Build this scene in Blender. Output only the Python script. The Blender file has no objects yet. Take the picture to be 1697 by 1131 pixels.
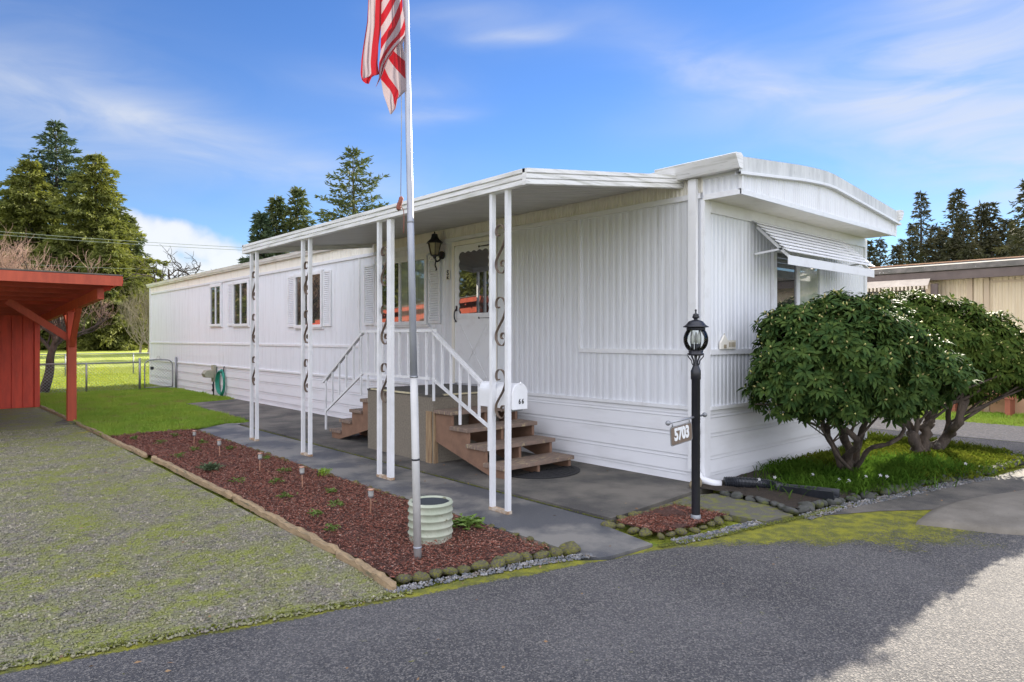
import bpy, math, random
import numpy as np
from mathutils import Vector, Matrix
R = math.radians
random.seed(7); rng = np.random.default_rng(7)
S = bpy.context.scene
C = bpy.context.scene.collection

# ------------------------------------------------------------------ camera
CAM_H = 1.55; ANG = 48.06; FPX = 1122.6; HY = 560.5
cam_d = bpy.data.cameras.new("camera"); cam = bpy.data.objects.new("camera", cam_d); C.objects.link(cam)
cam.location = (0, 0, CAM_H); cam.rotation_euler = (R(90), 0, R(ANG - 90))
cam_d.sensor_width = 36; cam_d.lens = 36 * FPX / 1697; cam_d.shift_y = -(565.5 - HY) / 1697
cam_d.clip_start = 0.05; cam_d.clip_end = 3000
S.camera = cam
_s, _c = math.sin(R(ANG)), math.cos(R(ANG))
def at(px, py, d):
    """world point seen at photo pixel (px, py) at view depth d (used to survey positions)"""
    x = (px - 848.5) / FPX * d
    return Vector((x * _s + d * _c, -x * _c + d * _s, CAM_H + (HY - py) / FPX * d))

# ------------------------------------------------------------------ sky, sun, exposure
FILL_BANK = 13.0  # brightness of the added cloud fill outside the view
SUN_EL, SUN_AZ = 24.5, 16.5           # azimuth measured from +X towards +Y
W = bpy.data.worlds.new("World"); S.world = W; W.use_nodes = True
nt = W.node_tree; nt.nodes.clear()
N = nt.nodes.new; L = nt.links.new
sky = N('ShaderNodeTexSky'); sky.sky_type = 'NISHITA'; sky.sun_disc = False
sky.sun_elevation = R(SUN_EL); sky.sun_rotation = R(90 - SUN_AZ)
sky.altitude = 200; sky.air_density = 1.0; sky.dust_density = 0.0; sky.ozone_density = 4.0
tc = N('ShaderNodeTexCoord'); sep = N('ShaderNodeSeparateXYZ'); L(tc.outputs['Generated'], sep.inputs[0])
def wm(op, a, b=None, c=None):
    n = N('ShaderNodeMath'); n.operation = op
    for i, v in enumerate((a, b, c)):
        if v is None: continue
        if isinstance(v, (int, float)): n.inputs[i].default_value = v
        else: L(v, n.inputs[i])
    return n.outputs[0]
azi = wm('ARCTAN2', sep.outputs[1], sep.outputs[0])
ele = wm('ARCSINE', sep.outputs[2])
warp = N('ShaderNodeTexNoise'); warp.inputs['Scale'].default_value = 2.2; warp.inputs['Detail'].default_value = 4
mpw = N('ShaderNodeMapping'); mpw.inputs['Scale'].default_value = (1, 1, 2.5); L(tc.outputs['Generated'], mpw.inputs[0]); L(mpw.outputs[0], warp.inputs['Vector'])
wv = wm('SUBTRACT', warp.outputs['Fac'], 0.5)
azw = wm('ADD', azi, wm('MULTIPLY', wv, 0.10)); elw = wm('ADD', ele, wm('MULTIPLY', wv, 0.10))
def dirof(px, py):
    v = (at(px, py, 1) - Vector((0, 0, CAM_H))).normalized()
    return math.atan2(v.y, v.x), math.asin(v.z)
def streak(p0, p1, width, amp):
    """one band of cirrus between two sky directions"""
    a0, e0 = dirof(*p0); a1, e1 = dirof(*p1)
    ca, ce = (a0 + a1) / 2, (e0 + e1) / 2; dx, dy = a1 - a0, e1 - e0; Ln = math.hypot(dx, dy); dx /= Ln; dy /= Ln
    u = wm('ADD', wm('MULTIPLY', wm('SUBTRACT', azw, ca), dx), wm('MULTIPLY', wm('SUBTRACT', elw, ce), dy))
    v = wm('ADD', wm('MULTIPLY', wm('SUBTRACT', azw, ca), -dy), wm('MULTIPLY', wm('SUBTRACT', elw, ce), dx))
    q = wm('ADD', wm('POWER', wm('DIVIDE', wm('ABSOLUTE', u), Ln * .5), 2.5), wm('POWER', wm('DIVIDE', wm('ABSOLUTE', v), width), 1.6))
    return wm('MULTIPLY', wm('EXPONENT', wm('MULTIPLY', q, -1.0)), amp)
cl = None
for s_ in [((-160, 40), (360, 235), .075, .52), ((100, 140), (650, 320), .030, .46), ((240, 240), (860, 350), .055, .26), ((-100, 230), (300, 190), .05, .3),
           ((790, 86), (985, 82), .013, .62), ((1110, 110), (1340, 155), .030, .66), ((1150, 165), (1600, 60), .055, .58), ((1500, -60), (1800, 60), .09, .4),
           ((1380, 80), (1950, 20), .12, .62), ((1320, 225), (1900, 150), .055, .62), ((1440, 195), (1900, 275), .05, .55), ((700, 20), (1000, 60), .04, .2),
           ((650, 215), (810, 212), .014, .50), ((630, 160), (790, 165), .02, .25), ((640, 35), (900, 45), .025, .28), ((430, 120), (780, 175), .03, .22),
           ((980, 50), (1220, 110), .035, .28), ((-100, 130), (220, 170), .04, .25), ((1450, 305), (1850, 290), .022, .34), ((1000, 230), (1300, 215), .03, .14),
           ((-900, 0), (-300, 200), .12, .4), ((2300, 200), (3200, 100), .15, .4)]:
    t = streak(*s_); cl = t if cl is None else wm('ADD', cl, t)
wisp = N('ShaderNodeTexNoise'); wisp.inputs['Scale'].default_value = 5; wisp.inputs['Detail'].default_value = 6; wisp.inputs['Roughness'].default_value = .55; wisp.inputs['Distortion'].default_value = .8
mp2 = N('ShaderNodeMapping'); mp2.inputs['Scale'].default_value = (1, 1, 3.5); mp2.inputs['Rotation'].default_value = (.12, .1, 0)
L(tc.outputs['Generated'], mp2.inputs[0]); L(mp2.outputs[0], wisp.inputs['Vector'])
wr = N('ShaderNodeMapRange'); wr.inputs['From Min'].default_value = .32; wr.inputs['From Max'].default_value = .68; wr.inputs['To Min'].default_value = .35; wr.inputs['To Max'].default_value = 1.15
L(wisp.outputs['Fac'], wr.inputs[0])
cl = wm('MULTIPLY', wm('MULTIPLY', cl, wr.outputs[0]), .68)
# cumulus low on the left
def blob(px, py, ra, re):
    a0, e0 = dirof(px, py)
    q = wm('ADD', wm('POWER', wm('DIVIDE', wm('ABSOLUTE', wm('SUBTRACT', azi, a0)), ra), 2), wm('POWER', wm('DIVIDE', wm('ABSOLUTE', wm('SUBTRACT', ele, e0)), re), 2))
    return wm('SUBTRACT', 1.0, q)
cum = None
for b_ in [(262, 400, .060, .034), (225, 380, .05, .026), (300, 395, .045, .026), (335, 412, .05, .026), (375, 430, .04, .018), (240, 440, .10, .034), (300, 450, .12, .028)]:
    t = blob(*b_); cum = t if cum is None else wm('MAXIMUM', cum, t)
pn = N('ShaderNodeTexNoise'); pn.inputs['Scale'].default_value = 16; pn.inputs['Detail'].default_value = 6; L(tc.outputs['Generated'], pn.inputs['Vector'])
cum = wm('ADD', cum, wm('MULTIPLY', wm('SUBTRACT', pn.outputs['Fac'], .5), 3.4))
cr = N('ShaderNodeMapRange'); cr.interpolation_type = 'SMOOTHSTEP'; cr.inputs['From Min'].default_value = -.15; cr.inputs['From Max'].default_value = .95; L(cum, cr.inputs[0])
cl = wm('MAXIMUM', wm('MINIMUM', cl, .8), wm('MULTIPLY', cr.outputs[0], .84))
hs = N('ShaderNodeHueSaturation'); hs.inputs['Hue'].default_value = .512; hs.inputs['Saturation'].default_value = 1.16; hs.inputs['Value'].default_value = 1.0; L(sky.outputs[0], hs.inputs['Color'])
mx = N('ShaderNodeMix'); mx.data_type = 'RGBA'; mx.inputs[7].default_value = (4.6, 4.9, 5.4, 1)
L(cl, mx.inputs[0]); L(hs.outputs[0], mx.inputs[6])
cc = N('ShaderNodeMix'); cc.data_type = 'RGBA'; cc.inputs[6].default_value = (4.6, 4.9, 5.5, 1); cc.inputs[7].default_value = (6.2, 6.2, 6.3, 1)
ccr = N('ShaderNodeMapRange'); ccr.inputs['From Min'].default_value = .1; ccr.inputs['From Max'].default_value = 1.1; L(cum, ccr.inputs[0]); L(ccr.outputs[0], cc.inputs[0]); L(cc.outputs[2], mx.inputs[7])
bg = N('ShaderNodeBackground'); bg.inputs['Strength'].default_value = 0.05; out = N('ShaderNodeOutputWorld')
# bright broken cloud fill, unseen, added behind the camera to lift the shade
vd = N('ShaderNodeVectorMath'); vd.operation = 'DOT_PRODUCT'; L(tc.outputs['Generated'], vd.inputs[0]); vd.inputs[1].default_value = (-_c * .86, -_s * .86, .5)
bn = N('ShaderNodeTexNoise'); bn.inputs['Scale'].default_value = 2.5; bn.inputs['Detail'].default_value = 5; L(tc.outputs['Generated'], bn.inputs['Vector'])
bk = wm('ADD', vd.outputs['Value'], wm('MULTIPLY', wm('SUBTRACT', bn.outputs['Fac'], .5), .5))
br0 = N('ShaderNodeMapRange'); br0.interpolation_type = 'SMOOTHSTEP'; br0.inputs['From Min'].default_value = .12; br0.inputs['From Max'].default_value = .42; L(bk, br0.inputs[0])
mb = N('ShaderNodeMix'); mb.data_type = 'RGBA'; mb.inputs[7].default_value = (FILL_BANK * .95, FILL_BANK * .97, FILL_BANK * 1.11, 1); L(br0.outputs[0], mb.inputs[0]); L(mx.outputs[2], mb.inputs[6])
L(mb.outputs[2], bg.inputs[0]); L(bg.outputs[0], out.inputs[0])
sd = bpy.data.lights.new("sun", 'SUN'); sd.energy = 5.0; sd.angle = R(.53); sd.color = (1, .91, .77)
sun = bpy.data.objects.new("sun", sd); C.objects.link(sun)
sv = Vector((math.cos(R(SUN_AZ)) * math.cos(R(SUN_EL)), math.sin(R(SUN_AZ)) * math.cos(R(SUN_EL)), math.sin(R(SUN_EL))))
sun.rotation_euler = sv.to_track_quat('Z', 'Y').to_euler(); sun.location = sv * 60
S.view_settings.view_transform = 'Standard'; S.view_settings.look = 'None'; S.view_settings.exposure = 1.7; S.view_settings.gamma = 1

# ------------------------------------------------------------------ materials
def mat(name, c1, c2=None, scale=4, rough=.6, bump=0, bscale=None, metal=0, detail=5, stretch=(1, 1, 1), lo=.35, hi=.65, spec=.5,
        c3=None, s3=40, lo3=.6, hi3=.7, trans=0, voro=False, bdist=.01, ior=None, coords='Object', coat=0):
    m = bpy.data.materials.new(name); m.use_nodes = True; t = m.node_tree; b = t.nodes['Principled BSDF']
    b.inputs['Roughness'].default_value = rough; b.inputs['Metallic'].default_value = metal
    b.inputs['Specular IOR Level'].default_value = spec
    if ior: b.inputs['IOR'].default_value = ior
    if coat: b.inputs['Coat Weight'].default_value = coat; b.inputs['Coat Roughness'].default_value = .1
    tcn = t.nodes.new('ShaderNodeTexCoord'); mp = t.nodes.new('ShaderNodeMapping'); mp.inputs['Scale'].default_value = stretch
    t.links.new(tcn.outputs[coords], mp.inputs[0])
    col = None
    def noise(sc, dt=detail):
        n = t.nodes.new('ShaderNodeTexNoise'); n.inputs['Scale'].default_value = sc; n.inputs['Detail'].default_value = dt; n.inputs['Roughness'].default_value = .6
        t.links.new(mp.outputs[0], n.inputs['Vector']); return n.outputs['Fac']
    def rng_(f, a, b_):
        r = t.nodes.new('ShaderNodeMapRange'); r.inputs['From Min'].default_value = a; r.inputs['From Max'].default_value = b_; t.links.new(f, r.inputs[0]); return r.outputs[0]
    def mix(f, a, b_):
        x = t.nodes.new('ShaderNodeMix'); x.data_type = 'RGBA'; t.links.new(f, x.inputs[0])
        for i, v in ((6, a), (7, b_)):
            if isinstance(v, tuple): x.inputs[i].default_value = (*v[:3], 1)
            else: t.links.new(v, x.inputs[i])
        return x.outputs[2]
    if voro:
        v = t.nodes.new('ShaderNodeTexVoronoi'); v.inputs['Scale'].default_value = scale; t.links.new(mp.outputs[0], v.inputs['Vector'])
        sp = t.nodes.new('ShaderNodeSeparateColor'); t.links.new(v.outputs['Color'], sp.inputs[0])
        col = mix(rng_(sp.outputs[0], 0, 1), c1, c2 or c1)
    elif c2: col = mix(rng_(noise(scale), lo, hi), c1, c2)
    if c3: col = mix(rng_(noise(s3), lo3, hi3), col if col is not None else c1, c3)
    if col is None: b.inputs['Base Color'].default_value = (*c1, 1)
    else: t.links.new(col, b.inputs['Base Color'])
    if bump:
        bp = t.nodes.new('ShaderNodeBump'); bp.inputs['Strength'].default_value = bump; bp.inputs['Distance'].default_value = bdist
        t.links.new(noise(bscale or scale * 6), bp.inputs['Height']); t.links.new(bp.outputs[0], b.inputs['Normal'])
    if trans:
        o = t.nodes['Material Output']; tr = t.nodes.new('ShaderNodeBsdfTranslucent'); ms = t.nodes.new('ShaderNodeMixShader'); ms.inputs[0].default_value = trans
        if col is None: tr.inputs[0].default_value = (*c1, 1)
        else: t.links.new(col, tr.inputs[0])
        t.links.new(b.outputs[0], ms.inputs[1]); t.links.new(tr.outputs[0], ms.inputs[2]); t.links.new(ms.outputs[0], o.inputs[0])
    m['tree'] = 1
    return m
M_ = {}
def mk(k, *a, **kw): M_[k] = mat(k, *a, **kw); return M_[k]
mk('siding', (.715, .735, .765), (.61, .62, .64), scale=1.6, rough=.42, stretch=(5, 5, .45), lo=.48, hi=.8, c3=(.42, .43, .41), s3=5, lo3=.60, hi3=.84, bump=.05, bscale=60)
mk('siding_cream', (.80, .77, .68), (.68, .65, .55), scale=2, rough=.45, stretch=(4, 4, 1), lo=.5, hi=.75)
mk('skirt', (.75, .76, .775), (.63, .635, .635), scale=2, rough=.5, stretch=(.6, .6, 3), lo=.5, hi=.8, c3=(.50, .40, .28), s3=2.2, lo3=.72, hi3=.84, bump=.08, bscale=90, bdist=.004)
mk('white_trim', (.76, .77, .78), (.67, .67, .67), scale=6, rough=.4, lo=.5, hi=.75)
mk('white_grimy', (.78, .78, .77), (.50, .50, .45), scale=2.4, rough=.45, stretch=(.8, .8, 14), lo=.46, hi=.68, c3=(.20, .20, .15), s3=6, lo3=.62, hi3=.74)
mk('roof_metal', (.62, .63, .62), (.42, .43, .42), scale=2, rough=.5, metal=0, stretch=(5, 5, 1.2), lo=.4, hi=.75, c3=(.30, .31, .29), s3=9, lo3=.6, hi3=.8)
mk('post_white', (.80, .81, .82), (.70, .71, .71), scale=5, rough=.35, c3=(.42, .30, .16), s3=6, lo3=.74, hi3=.80)
mk('rust', (.30, .17, .08), (.55, .48, .38), scale=14, rough=.8, bump=.3)
mk('scroll', (.105, .075, .055), (.20, .15, .11), scale=22, rough=.55, bump=.2)
mk('awning_under', (.55, .54, .50), (.44, .43, .40), scale=3, rough=.5, stretch=(.5, 6, 1))
mk('glass_dark', (.018, .02, .022), (.05, .05, .045), scale=2.5, rough=.02, spec=1, ior=2.0)
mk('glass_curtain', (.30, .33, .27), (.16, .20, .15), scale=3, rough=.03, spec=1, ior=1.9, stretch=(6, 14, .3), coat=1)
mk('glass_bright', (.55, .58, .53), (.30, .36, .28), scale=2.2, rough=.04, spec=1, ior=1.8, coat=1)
mk('screen_dark', (.03, .03, .032), rough=.5)
mk('curtain', (.50, .50, .46), (.36, .37, .33), scale=30, rough=.9, stretch=(1, 1, .05))
mk('iron', (.012, .013, .018), (.02, .02, .024), scale=20, rough=.35, bump=.1, bscale=80, bdist=.002)
mk('lamp_glass', (.55, .60, .58), rough=.05, spec=1, trans=.3)
mk('amber_glass', (.50, .44, .30), (.35, .30, .2), scale=14, rough=.2, trans=.3)
mk('sign_brown', (.15, .11, .08), (.20, .15, .11), scale=25, rough=.7)
mk('text_white', (.78, .80, .80), rough=.5)
mk('text_black', (.02, .02, .02), rough=.5)
mk('steel', (.42, .43, .45), (.30, .31, .33), scale=18, rough=.35, metal=.6)
mk('galv', (.32, .33, .34), (.22, .23, .24), scale=25, rough=.5, metal=.5)
mk('pole_white', (.55, .54, .52), (.44, .44, .42), scale=9, rough=.45, stretch=(1, 1, .4))
mk('pole_grey', (.42, .44, .48), (.30, .32, .36), scale=9, rough=.4, metal=.2, stretch=(1, 1, .3))
mk('rope', (.38, .36, .34), rough=.8)
mk('rope_red', (.30, .10, .07), (.18, .06, .04), scale=60, rough=.8, bump=.5)
mk('stucco', (.26, .225, .175), (.19, .165, .125), scale=45, rough=.95, bump=1, bscale=110, bdist=.012, c3=(.34, .30, .24), s3=90)
mk('landing_top', (.115, .105, .09), (.085, .08, .07), scale=12, rough=.95, bump=.4, bscale=120)
mk('nosing', (.62, .55, .36), (.45, .40, .25), scale=16, rough=.7)
mk('brown_paint', (.25, .145, .092), (.19, .11, .07), scale=7, rough=.65, bump=.2, bscale=40)
mk('tread', (.25, .175, .13), (.17, .13, .105), scale=9, rough=.75, stretch=(1, 5, 1), c3=(.42, .34, .20), s3=8, lo3=.57, hi3=.66, bump=.3, bscale=50)
mk('raw_wood', (.40, .29, .16), (.22, .14, .08), scale=5, rough=.8, stretch=(8, 8, .8), bump=.3)
mk('timber', (.38, .27, .15), (.25, .18, .10), scale=6, rough=.9, stretch=(8, 1, 8), c3=(.13, .12, .07), s3=5, lo3=.55, hi3=.7, bump=.6, bscale=30)
mk('red_paint', (.47, .080, .034), (.36, .058, .026), scale=3, rough=.6, stretch=(3, 3, .6), bump=.15, bscale=50)
mk('red_fade', (.62, .072, .036), (.46, .052, .028), scale=3, rough=.65, stretch=(3, 3, .6), c3=(.62, .26, .15), s3=6, lo3=.68, hi3=.82, bump=.15)
mk('red_dark', (.44, .070, .040), (.30, .045, .028), scale=3, rough=.75)
mk('moss', (.16, .17, .02), (.08, .10, .02), scale=30, rough=1, bump=1, bscale=80)
mk('concrete', (.155, .148, .13), (.105, .10, .09), scale=2.2, rough=.9, bump=.5, bscale=160, bdist=.006, c3=(.26, .25, .225), s3=120, lo3=.60, hi3=.68, detail=8)
mk('stone', (.17, .155, .12), (.10, .09, .07), scale=14, rough=.95, bump=1, bscale=60, bdist=.015, c3=(.26, .25, .05), s3=7, lo3=.42, hi3=.58, coords='Generated')
mk('stone_dark', (.085, .085, .078), (.04, .045, .035), scale=14, rough=.9, bump=.8, bscale=40, c3=(.09, .10, .03), s3=8, lo3=.52, hi3=.62)
mk('stone_plain', (.36, .30, .20), (.24, .2, .13), scale=10, rough=.9, bump=.5)
mk('planter', (.33, .37, .27), (.46, .47, .37), scale=5, rough=.55, c3=(.13, .12, .05), s3=9, lo3=.60, hi3=.70, bump=.3)
mk('planter_in', (.06, .07, .08), rough=.8)
mk('copper', (.42, .20, .12), (.52, .33, .24), scale=20, rough=.35, metal=.5)
mk('clear_plastic', (.55, .55, .52), rough=.15, trans=.3)
mk('rubber', (.012, .012, .013), (.022, .022, .024), scale=60, rough=.8, bump=1, bscale=140, bdist=.01)
mk('black_plastic', (.015, .017, .02), (.025, .028, .035), scale=12, rough=.3)
mk('hose', (.015, .20, .13), (.02, .28, .20), scale=6, rough=.4)
mk('beige_box', (.36, .35, .26), (.28, .27, .2), scale=12, rough=.6)
mk('bark', (.10, .075, .055), (.045, .035, .028), scale=9, rough=.95, bump=1, bscale=26, bdist=.03, stretch=(1, 1, .4), c3=(.20, .18, .14), s3=8, lo3=.62, hi3=.72)
mk('bark_far', (.07, .055, .045), rough=1)
mk('twig_pink', (.42, .28, .20), (.30, .20, .15), scale=3, rough=.9)
mk('twig_tan', (.30, .25, .17), (.20, .17, .11), scale=3, rough=.9)
mk('rhodo', (.030, .066, .018), (.105, .155, .032), scale=11, rough=.6, spec=.08, c3=(.22, .20, .05), s3=23, lo3=.66, hi3=.72, trans=.22, lo=.4, hi=.75)
mk('rhodo2', (.038, .070, .014), (.110, .145, .025), scale=11, rough=.6, spec=.04, c3=(.26, .22, .05), s3=23, lo3=.66, hi3=.72, trans=.22, lo=.4, hi=.75)
mk('rhodo_bud', (.42, .46, .12), (.46, .34, .16), scale=30, rough=.5)
mk('fir', (.060, .090, .032), (.115, .130, .04), scale=.5, rough=.85, trans=.25)
mk('fir_blue', (.045, .080, .045), (.080, .11, .05), scale=.5, rough=.85, trans=.2)
mk('cedar', (.18, .19, .030), (.095, .115, .025), scale=.35, rough=.85, trans=.3)
mk('fir_dark', (.045, .050, .022), (.075, .068, .03), scale=.5, rough=.9, trans=.15)
mk('hedge', (.02, .03, .012), (.03, .045, .015), scale=1, rough=.9)
mk('blade', (.28, .46, .05), (.40, .53, .07), scale=1.3, rough=.6, trans=.4, c3=(.42, .36, .12), s3=1.6, lo3=.55, hi3=.70)
mk('strap', (.05, .115, .014), (.10, .18, .024), scale=3, rough=.9, spec=.0, trans=.4)
mk('weed', (.13, .22, .04), (.2, .30, .06), scale=9, rough=.6, trans=.3)
mk('petal', (.62, .62, .62), rough=.8, trans=.3)
mk('chip', (.085, .028, .018), (.29, .085, .045), scale=70, detail=2, rough=.75, c3=(.44, .33, .26), s3=95, lo3=.58, hi3=.64)
mk('cream', (.62, .52, .36), (.55, .45, .31), scale=3, rough=.6, stretch=(4, 4, .5))
mk('tan_trim', (.46, .36, .25), rough=.6)
mk('brown_trim', (.085, .062, .055), (.12, .09, .08), scale=4, rough=.6)
mk('roof_grey', (.17, .15, .13), (.09, .085, .07), scale=7, rough=.9, c3=(.40, .38, .35), s3=14, lo3=.63, hi3=.7)
mk('salmon', (.50, .30, .18), (.42, .25, .15), scale=4, rough=.7)
mk('fabric', (.62, .54, .44), (.5, .43, .35), scale=5, rough=.8)
mk('grey_fence', (.22, .20, .17), (.14, .13, .11), scale=3, rough=.9, stretch=(4, 4, .3))
mk('wire', (.25, .28, .25), rough=.6)

def clear_glass():
    m = bpy.data.materials.new('clear_glass'); m.use_nodes = True; t = m.node_tree; o = t.nodes['Material Output']; t.nodes.remove(t.nodes['Principled BSDF'])
    a = t.nodes.new('ShaderNodeBsdfTransparent'); a.inputs[0].default_value = (.93, .96, .95, 1); g = t.nodes.new('ShaderNodeBsdfGlossy'); g.inputs['Roughness'].default_value = .05; x = t.nodes.new('ShaderNodeMixShader'); f = t.nodes.new('ShaderNodeFresnel'); f.inputs[0].default_value = 1.5
    t.links.new(f.outputs[0], x.inputs[0]); t.links.new(a.outputs[0], x.inputs[1]); t.links.new(g.outputs[0], x.inputs[2]); t.links.new(x.outputs[0], o.inputs[0]); return m
M_['clear_glass'] = clear_glass()

# ------------------------------------------------------------------ mesh helpers
class MB:
    def __init__(s): s.v = []; s.f = []; s.mi = []; s.m = 0; s.uv = None; s.sm = []
    def add(s, vs, fs, smooth=False):
        o = len(s.v); s.v += [tuple(v) for v in vs]
        for f in fs: s.f.append(tuple(i + o for i in f)); s.mi.append(s.m); s.sm.append(smooth)
    def box(s, x0, x1, y0, y1, z0, z1):
        v = [(x, y, z) for z in (z0, z1) for y in (y0, y1) for x in (x0, x1)]
        s.add(v, [(0, 2, 3, 1), (4, 5, 7, 6), (0, 1, 5, 4), (2, 6, 7, 3), (0, 4, 6, 2), (1, 3, 7, 5)]); return s
    def bar(s, a, b, w, h, up=(0, 0, 1)):
        """rectangular bar from a to b, w across, h along 'up'"""
        a = Vector(a); b = Vector(b); d = (b - a).normalized(); u = Vector(up)
        r = d.cross(u)
        if r.length < 1e-4: r = d.cross(Vector((1, 0, 0)))
        r.normalize(); u = r.cross(d).normalized()
        v = [p + r * (sx * w / 2) + u * (sz * h / 2) for p in (a, b) for sz in (-1, 1) for sx in (-1, 1)]
        s.add(v, [(0, 1, 3, 2), (4, 6, 7, 5), (0, 4, 5, 1), (2, 3, 7, 6), (0, 2, 6, 4), (1, 5, 7, 3)]); return s
    def tube(s, pts, r, n=8, cap=True, smooth=True):
        pts = [Vector(p) for p in pts]; rs = r if isinstance(r, (list, tuple)) else [r] * len(pts)
        vs = []; prev = None
        for i, p in enumerate(pts):
            d = (pts[min(i + 1, len(pts) - 1)] - pts[max(i - 1, 0)])
            d = d.normalized() if d.length > 1e-9 else Vector((0, 0, 1))
            if prev is None: prev = d.orthogonal().normalized()
            u = (prev - d * prev.dot(d)); u = u.normalized() if u.length > 1e-6 else d.orthogonal().normalized()
            prev = u; w = d.cross(u)
            vs += [p + (u * math.cos(2 * math.pi * k / n) + w * math.sin(2 * math.pi * k / n)) * rs[i] for k in range(n)]
        fs = [(i * n + k, i * n + (k + 1) % n, (i + 1) * n + (k + 1) % n, (i + 1) * n + k) for i in range(len(pts) - 1) for k in range(n)]
        s.add(vs, fs, smooth)
        if cap: o = len(s.v) - len(vs); s.f += [tuple(o + k for k in range(n))[::-1], tuple(len(s.v) - n + k for k in range(n))]; s.mi += [s.m] * 2; s.sm += [False] * 2
        return s
    def lathe(s, prof, cx, cy, n=24, smooth=True, a0=0, a1=None):
        vs = [(cx + r * math.cos(2 * math.pi * k / n), cy + r * math.sin(2 * math.pi * k / n), z) for r, z in prof for k in range(n)]
        s.add(vs, [(i * n + k, i * n + (k + 1) % n, (i + 1) * n + (k + 1) % n, (i + 1) * n + k) for i in range(len(prof) - 1) for k in range(n)], smooth); return s
    def extr(s, prof, axis, a, b, caps=True, closed=True):
        """extrude a 2-D profile along axis ('x': prof=(y,z), 'y': prof=(x,z), 'z': prof=(x,y))"""
        def P(p, t): return {'x': (t, p[0], p[1]), 'y': (p[0], t, p[1]), 'z': (p[0], p[1], t)}[axis]
        n = len(prof); vs = [P(p, a) for p in prof] + [P(p, b) for p in prof]
        fs = [(k, (k + 1) % n, (k + 1) % n + n, k + n) for k in range(n if closed else n - 1)]
        if caps and closed: fs += [tuple(range(n))[::-1], tuple(range(n, 2 * n))]
        s.add(vs, fs); return s
    def build(s, name, m, parent=None, loc=None, bevel=0):
        me = bpy.data.meshes.new(name); me.from_pydata(s.v, [], s.f)
        ms = m if isinstance(m, (list, tuple)) else [m]
        for k in ms: me.materials.append(M_[k] if isinstance(k, str) else k)
        me.polygons.foreach_set('material_index', s.mi); me.polygons.foreach_set('use_smooth', s.sm)
        return link(name, me, parent, loc, bevel)
def rootof(p):
    while p.parent: p = p.parent
    return p
def link(name, me, parent=None, loc=None, bevel=0):
    o = bpy.data.objects.new(name, me); C.objects.link(o)
    if parent is not None:
        o.parent = parent; me.transform(Matrix.Translation(-rootof(parent).location))
    elif loc is not None:
        o.location = loc; me.transform(Matrix.Translation(-Vector(loc)))
    me.update()
    if bevel:
        b = o.modifiers.new('bevel', 'BEVEL'); b.width = bevel; b.segments = 2; b.limit_method = 'ANGLE'
    return o
def fast(name, V, F, m, parent=None, loc=None, smooth=False):
    """V (n,3) array, F (k,m) index array of equal face size"""
    me = bpy.data.meshes.new(name); V = np.asarray(V, np.float32); F = np.asarray(F, np.int32); k = F.shape[1]
    me.vertices.add(len(V)); me.vertices.foreach_set('co', V.ravel())
    me.loops.add(F.size); me.loops.foreach_set('vertex_index', F.ravel())
    me.polygons.add(len(F)); me.polygons.foreach_set('loop_start', np.arange(0, F.size, k, dtype=np.int32))
    me.polygons.foreach_set('loop_total', np.full(len(F), k, np.int32))
    if smooth: me.polygons.foreach_set('use_smooth', np.ones(len(F), bool))
    me.update(calc_edges=True); me.validate(); me.materials.append(M_[m] if isinstance(m, str) else m)
    return link(name, me, parent, loc)
def tag(o, label, cat, group=None, kind=None):
    if label: o['label'] = label
    if cat: o['category'] = cat
    if group: o['group'] = group
    if kind: o['kind'] = kind
    return o
def thing(name, label, cat, loc=(0, 0, 0), group=None):
    o = bpy.data.objects.new(name, None); C.objects.link(o); o.location = loc; o.empty_display_size = .2
    return tag(o, label, cat, group)
def copy_tree(o, parent=None):
    c = o.copy(); C.objects.link(c); c.parent = parent
    for ch in list(o.children): copy_tree(ch, c)
    return c
def struct(o): o['kind'] = 'structure'; return o
def poly_sheet(name, pts, z, m, thick=0, loc=None):
    b = MB(); n = len(pts)
    if thick: b.extr(pts, 'z', z - thick, z)
    else: b.add([(x, y, z) for x, y in pts], [tuple(range(n))])
    return b.build(name, m, loc=loc)
def smooth_pts(P, n=8):
    P = [Vector(p) for p in P]; Q = [P[0] * 2 - P[1]] + P + [P[-1] * 2 - P[-2]]; o = []
    for i in range(1, len(Q) - 2):
        for k in range(n):
            t = k / n; a, b, c, d = Q[i - 1], Q[i], Q[i + 1], Q[i + 2]
            o.append(.5 * ((2 * b) + (c - a) * t + (2 * a - 5 * b + 4 * c - d) * t * t + (3 * b - a - 3 * c + d) * t ** 3))
    return o + [P[-1]]
def inpoly(x, y, P):
    P = np.asarray(P); r = np.zeros(len(x), bool); j = len(P) - 1
    for i in range(len(P)):
        xi, yi, xj, yj = *P[i], *P[j]
        c = ((yi > y) != (yj > y)) & (x < (xj - xi) * (y - yi) / (yj - yi + 1e-12) + xi); r ^= c; j = i
    return r
def sample(P, n):
    P = np.asarray(P); lo = P.min(0); hi = P.max(0); X = np.zeros(0); Y = np.zeros(0)
    while len(X) < n:
        x = rng.uniform(lo[0], hi[0], n * 2); y = rng.uniform(lo[1], hi[1], n * 2); k = inpoly(x, y, P); X = np.r_[X, x[k]]; Y = np.r_[Y, y[k]]
    return X[:n], Y[:n]
def text_mesh(s, size, extrude=.002, bold=.0):
    cu = bpy.data.curves.new('lettering', 'FONT'); cu.body = s; cu.size = size; cu.extrude = extrude; cu.offset = bold; cu.align_x = 'CENTER'; cu.align_y = 'CENTER'
    o = bpy.data.objects.new('lettering', cu); C.objects.link(o); bpy.context.view_layer.update()
    me = bpy.data.meshes.new_from_object(o.evaluated_get(bpy.context.evaluated_depsgraph_get())); bpy.data.objects.remove(o); bpy.data.curves.remove(cu)
    return me
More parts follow.
